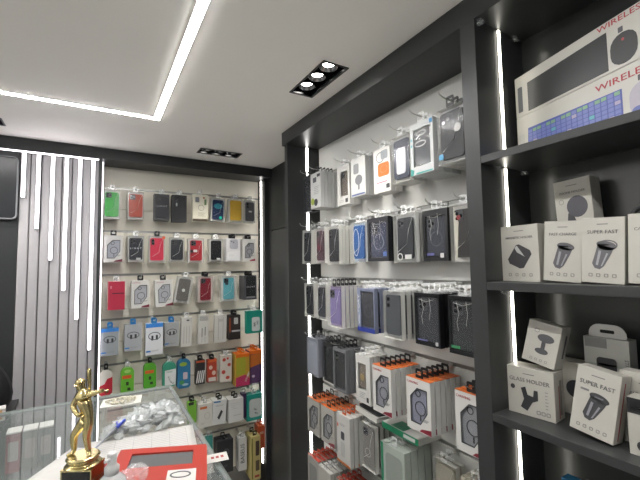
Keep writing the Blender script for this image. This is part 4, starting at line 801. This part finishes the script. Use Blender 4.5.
# spray bottle
t = thing('spray_bottle', 'small white spray bottle between the trophy and the red case', 'bottle', (.032, .843, CT+.0003))
bm = bmesh.new(); lathe(bm, [(.023, 0), (.0255, .004), (.0255, .122), (.023, .132), (.014, .141), (.012, .143)], 24); obj('bottle_body', bm, film('bottle_plastic', 'c8cbcc', .72, .2), t)
bm = bmesh.new(); lathe(bm, [(.0125, .141), (.013, .155), (.0095, .158), (.008, .162), (.0085, .178), (.007, .181)], 20); tube(bm, [(0, 0, .172), (-.012, -.014, .172)], .003, 8); obj('spray_nozzle', bm, mat('e4e4e2', .4), t)

# ------------------------------------------------------------------ trophy
GOLD = mat('cdbd8a', .24, 1., var=.1, scale=60)
tp = thing('trophy', 'gold batter trophy on a black base standing on the glass counter', 'trophy', (-.019, 1.085, CT+.016))
bm = bmesh.new(); bbox(bm, -.033, .033, -.026, .026, 0, .05); bmesh.ops.bevel(bm, geom=bm.edges[:], offset=.002, segments=2, affect='EDGES'); o = obj('base_block', bm, mat('1f2022', .2, var=.5, scale=30), tp); o.rotation_euler = (0, 0, R(-30))
bm = bmesh.new()
for sx in (-.0355, .0325): bbox(bm, sx, sx+.003, -.027, .027, 0, .052)
bbox(bm, -.0355, .0355, -.0285, .0285, .0505, .054); o = obj('base_trim', bm, GOLD, tp); o.rotation_euler = (0, 0, R(-30))
bm = bmesh.new(); lathe(bm, [(.036, .0545), (.039, .056), (.037, .058), (.030, .060), (.028, .063), (.032, .066), (.034, .069), (.031, .071)], 32); obj('pedestal', bm, GOLD, tp)
# figure: u = along the picture's horizontal, v = depth away, height in metres above the pedestal top
ux = Vector((.86, -.51, 0)); vy = Vector((.51, .86, 0))
def P(u, v, z): return ux*u+vy*v+Vector((0, 0, z))
Z0 = .071
J = {'pel': (.012, 0, .100, .0125), 'waist': (.006, 0, .116, .0105), 'chest': (-.002, 0, .140, .0145), 'sho': (-.004, 0, .154, .0115), 'neck': (-.008, 0, .163, .006), 'head': (-.012, .0, .174, .0098), 'crown': (-.013, 0, .183, .007),
     'rsh': (.010, -.004, .153, .0075), 'rel': (.026, -.006, .156, .0055), 'rwr': (.043, -.006, .161, .0045), 'rha': (.050, -.006, .162, .005),
     'lsh': (-.016, .004, .147, .0078), 'lel': (-.027, -.004, .124, .0058), 'lwr': (-.012, -.012, .108, .0045), 'lha': (.0, -.014, .103, .005),
     'lhip': (.004, .004, .092, .0108), 'lkn': (-.024, .0, .052, .0075), 'lcf': (-.026, .002, .034, .007), 'lan': (-.024, .002, .010, .0045), 'lto': (-.034, -.012, .004, .004),
     'rhip': (.014, -.004, .090, .0105), 'rkn': (.010, -.006, .050, .0075), 'rcf': (.012, -.004, .032, .0065), 'ran': (.016, -.004, .010, .0045), 'rto': (.024, -.016, .004, .004)}
ED = [('pel', 'waist'), ('waist', 'chest'), ('chest', 'sho'), ('sho', 'neck'), ('neck', 'head'), ('head', 'crown'), ('sho', 'rsh'), ('rsh', 'rel'), ('rel', 'rwr'), ('rwr', 'rha'), ('sho', 'lsh'), ('lsh', 'lel'), ('lel', 'lwr'), ('lwr', 'lha'),
      ('pel', 'lhip'), ('lhip', 'lkn'), ('lkn', 'lcf'), ('lcf', 'lan'), ('lan', 'lto'), ('pel', 'rhip'), ('rhip', 'rkn'), ('rkn', 'rcf'), ('rcf', 'ran'), ('ran', 'rto')]
ks = list(J); me = bpy.data.meshes.new('skeleton')
me.from_pydata([P(*J[k][:3]) for k in ks], [(ks.index(a), ks.index(b)) for a, b in ED], [])
so = bpy.data.objects.new('skeleton', me); C.objects.link(so)
md = so.modifiers.new('skin', 'SKIN'); md.use_smooth_shade = True
for i, k in enumerate(ks):
    sv = me.skin_vertices[0].data[i]; sv.radius = (J[k][3]*1.3, J[k][3]*1.3); sv.use_root = (k == 'pel')
ms = so.modifiers.new('sub', 'SUBSURF'); ms.levels = ms.render_levels = 2
dg = bpy.context.evaluated_depsgraph_get(); fm = bpy.data.meshes.new_from_object(so.evaluated_get(dg)); fm.name = 'figure'
bpy.data.objects.remove(so)
fm.materials.clear(); fm.materials.append(GOLD)
fg = bpy.data.objects.new('figure', fm); C.objects.link(fg); fg.parent = tp; fg.location = (0, 0, Z0+.002); fg.scale = (.97, .97, .94)
bm = bmesh.new()
c = P(-.012, 0, .178)
prof = [(.0112, 0), (.0116, .003), (.0106, .008), (.007, .0115), (.0006, .013)]
lathe(bm, prof, 18, c=(0, 0)); bmesh.ops.translate(bm, verts=bm.verts[:], vec=c)
pk = [bm.verts.new(c+q) for q in (ux*.008+vy*-.010+Vector((0, 0, .001)), ux*-.008+vy*-.010+Vector((0, 0, .001)), ux*-.006+vy*-.0145+Vector((0, 0, -.001)), ux*.006+vy*-.0145+Vector((0, 0, -.001)))]; bm.faces.new(pk)
obj('helmet', bm, GOLD, fg)
bm = bmesh.new()
for uu in (-.0035, .0035): bmesh.ops.create_icosphere(bm, subdivisions=1, radius=.0013, matrix=Matrix.Translation(P(-.012+uu, -.0098, .1755)))
tube(bm, [P(-.012, -.0095, .1755), P(-.012, -.0125, .1715), P(-.012, -.0095, .1705)], .001, 6, radii=[.0008, .0016, .001]); tube(bm, [P(-.015, -.0098, .1682), P(-.009, -.0098, .1682)], .0008, 5)
obj('face', bm, GOLD, fg)
for hx, hv, hz in (('rha', -1, 0), ('lha', 1, 0)):
    u, v, z, _ = J[hx]; bm = bmesh.new()
    for k in range(4):
        b0 = P(u+.001, v-.004+.0026*k, z); s = 1 if hx == 'rha' else .6
        tube(bm, [b0, b0+ux*.006*s+Vector((0, 0, .001)), b0+ux*.009*s+Vector((0, 0, -.003)), b0+ux*.006*s+Vector((0, 0, -.006))], .0013, 6)
    b0 = P(u-.002, v-.004, z+.002); tube(bm, [b0, b0+Vector((0, 0, .004))-vy*.003, b0+ux*.004+Vector((0, 0, .004))-vy*.005], .0014, 6)
    obj('fingers', bm, GOLD, fg)
bm = bmesh.new(); bb = [P(.009, .012, .085), P(.008, .011, .11), P(.006, .0105, .15), P(.004, .010, .185), P(.003, .010, .206), P(.003, .010, .209)]
tube(bm, bb, .004, 12, radii=[.0022, .0022, .003, .0042, .0044, .002]); obj('bat', bm, GOLD, tp).location = (0, 0, Z0+.002-.008)
bm = bmesh.new(); 
for a_, b_ in (((-.040, -.016), (-.012, .012)), ((.006, -.022), (.032, .006))): pass
v = [P(x, y, z) for x, y, z in ((-.036, -.026, 0), (.034, -.024, 0), (.036, .02, .0), (-.034, .02, 0))]
lathe(bm, [(.034, Z0-.001), (.036, Z0+.001), (.033, Z0+.005), (.03, Z0+.006)], 28); obj('figure_plate', bm, GOLD, tp)

# ------------------------------------------------------------------ things by the end wall
cb = thing('side_cabinet', 'dark low cabinet under the wall screen at the end wall', 'cabinet', (-.80, 2.43, 0))
box('cabinet_body', LAM2, cb, -.44, .44, -.2, .2, 0, .965, bev=.002); box('cabinet_top', LAM, cb, -.45, .45, -.21, .21, .9655, .985, bev=.002)
t = thing('small_carton', 'small red and white carton on the dark low cabinet', 'carton', (-.385, 2.30, .9855), (0, 0, .1))
box('card_box', WHITE, t, -.04, .03, 0, .06, 0, .055, bev=.001); box('red_panel', mat('a8402c', .45), t, -.039, -.012, -.001, -.0002, .004, .04); box('orange_panel', mat('d8a070', .45), t, -.008, .02, -.001, -.0002, .008, .05)
bm = bmesh.new(); bmesh.ops.create_uvsphere(bm, u_segments=20, v_segments=12, radius=1)
for v in bm.verts:
    v.co = Vector((v.co.x*.12*(1.1-.35*v.co.z), v.co.y*.06, .16+v.co.z*.16 if v.co.z > -.75 else .04))
o = obj('bag_body', bm, mat('17181b', .5), None); 
t = thing('black_bag', 'black bag standing on the dark low cabinet behind the small carton', 'bag', (-.49, 2.47, .9495)); o.parent = t
bm = bmesh.new(); tube(bm, [(-.05+.05*(1-math.cos(q*PI/8)), 0, .30+.05*math.sin(q*PI/8)) for q in range(9)], .005, 8); obj('handle', bm, BLACK, t)

# ------------------------------------------------------------------ light from the rest of the shop
w_ = bpy.data.worlds.new('shop_daylight'); sc.world = w_; w_.use_nodes = True
bgn = w_.node_tree.nodes['Background']; bgn.inputs['Color'].default_value = (.93, .97, 1., 1); bgn.inputs['Strength'].default_value = .16

# ------------------------------------------------------------------ camera
cam = bpy.data.cameras.new('camera'); co = bpy.data.objects.new('camera', cam); C.objects.link(co)
f, pitch, yaw, roll = 375.758484, .0674655703, .535697222, -.0172626453
cam.sensor_fit = 'HORIZONTAL'; cam.sensor_width = 36; cam.lens = f/640*36; cam.clip_start = .02
cy, sy, cp, sp = math.cos(yaw), math.sin(yaw), math.cos(pitch), math.sin(pitch)
F = Vector((sy*cp, cy*cp, sp)); Rr = Vector((cy, -sy, 0)); U = Rr.cross(F)
R2 = math.cos(roll)*Rr+math.sin(roll)*U; U2 = -math.sin(roll)*Rr+math.cos(roll)*U
M = Matrix((R2, U2, -F)).transposed().to_4x4(); M.translation = (0, 0, 1.68); co.matrix_world = M
sc.camera = co
sc.view_settings.view_transform = 'Standard'; sc.view_settings.look = 'None'; sc.view_settings.gamma = 1.; sc.view_settings.exposure = .75
sc.view_settings.use_curve_mapping = False
sc.cycles.transparent_max_bounces = 24; sc.cycles.max_bounces = 8
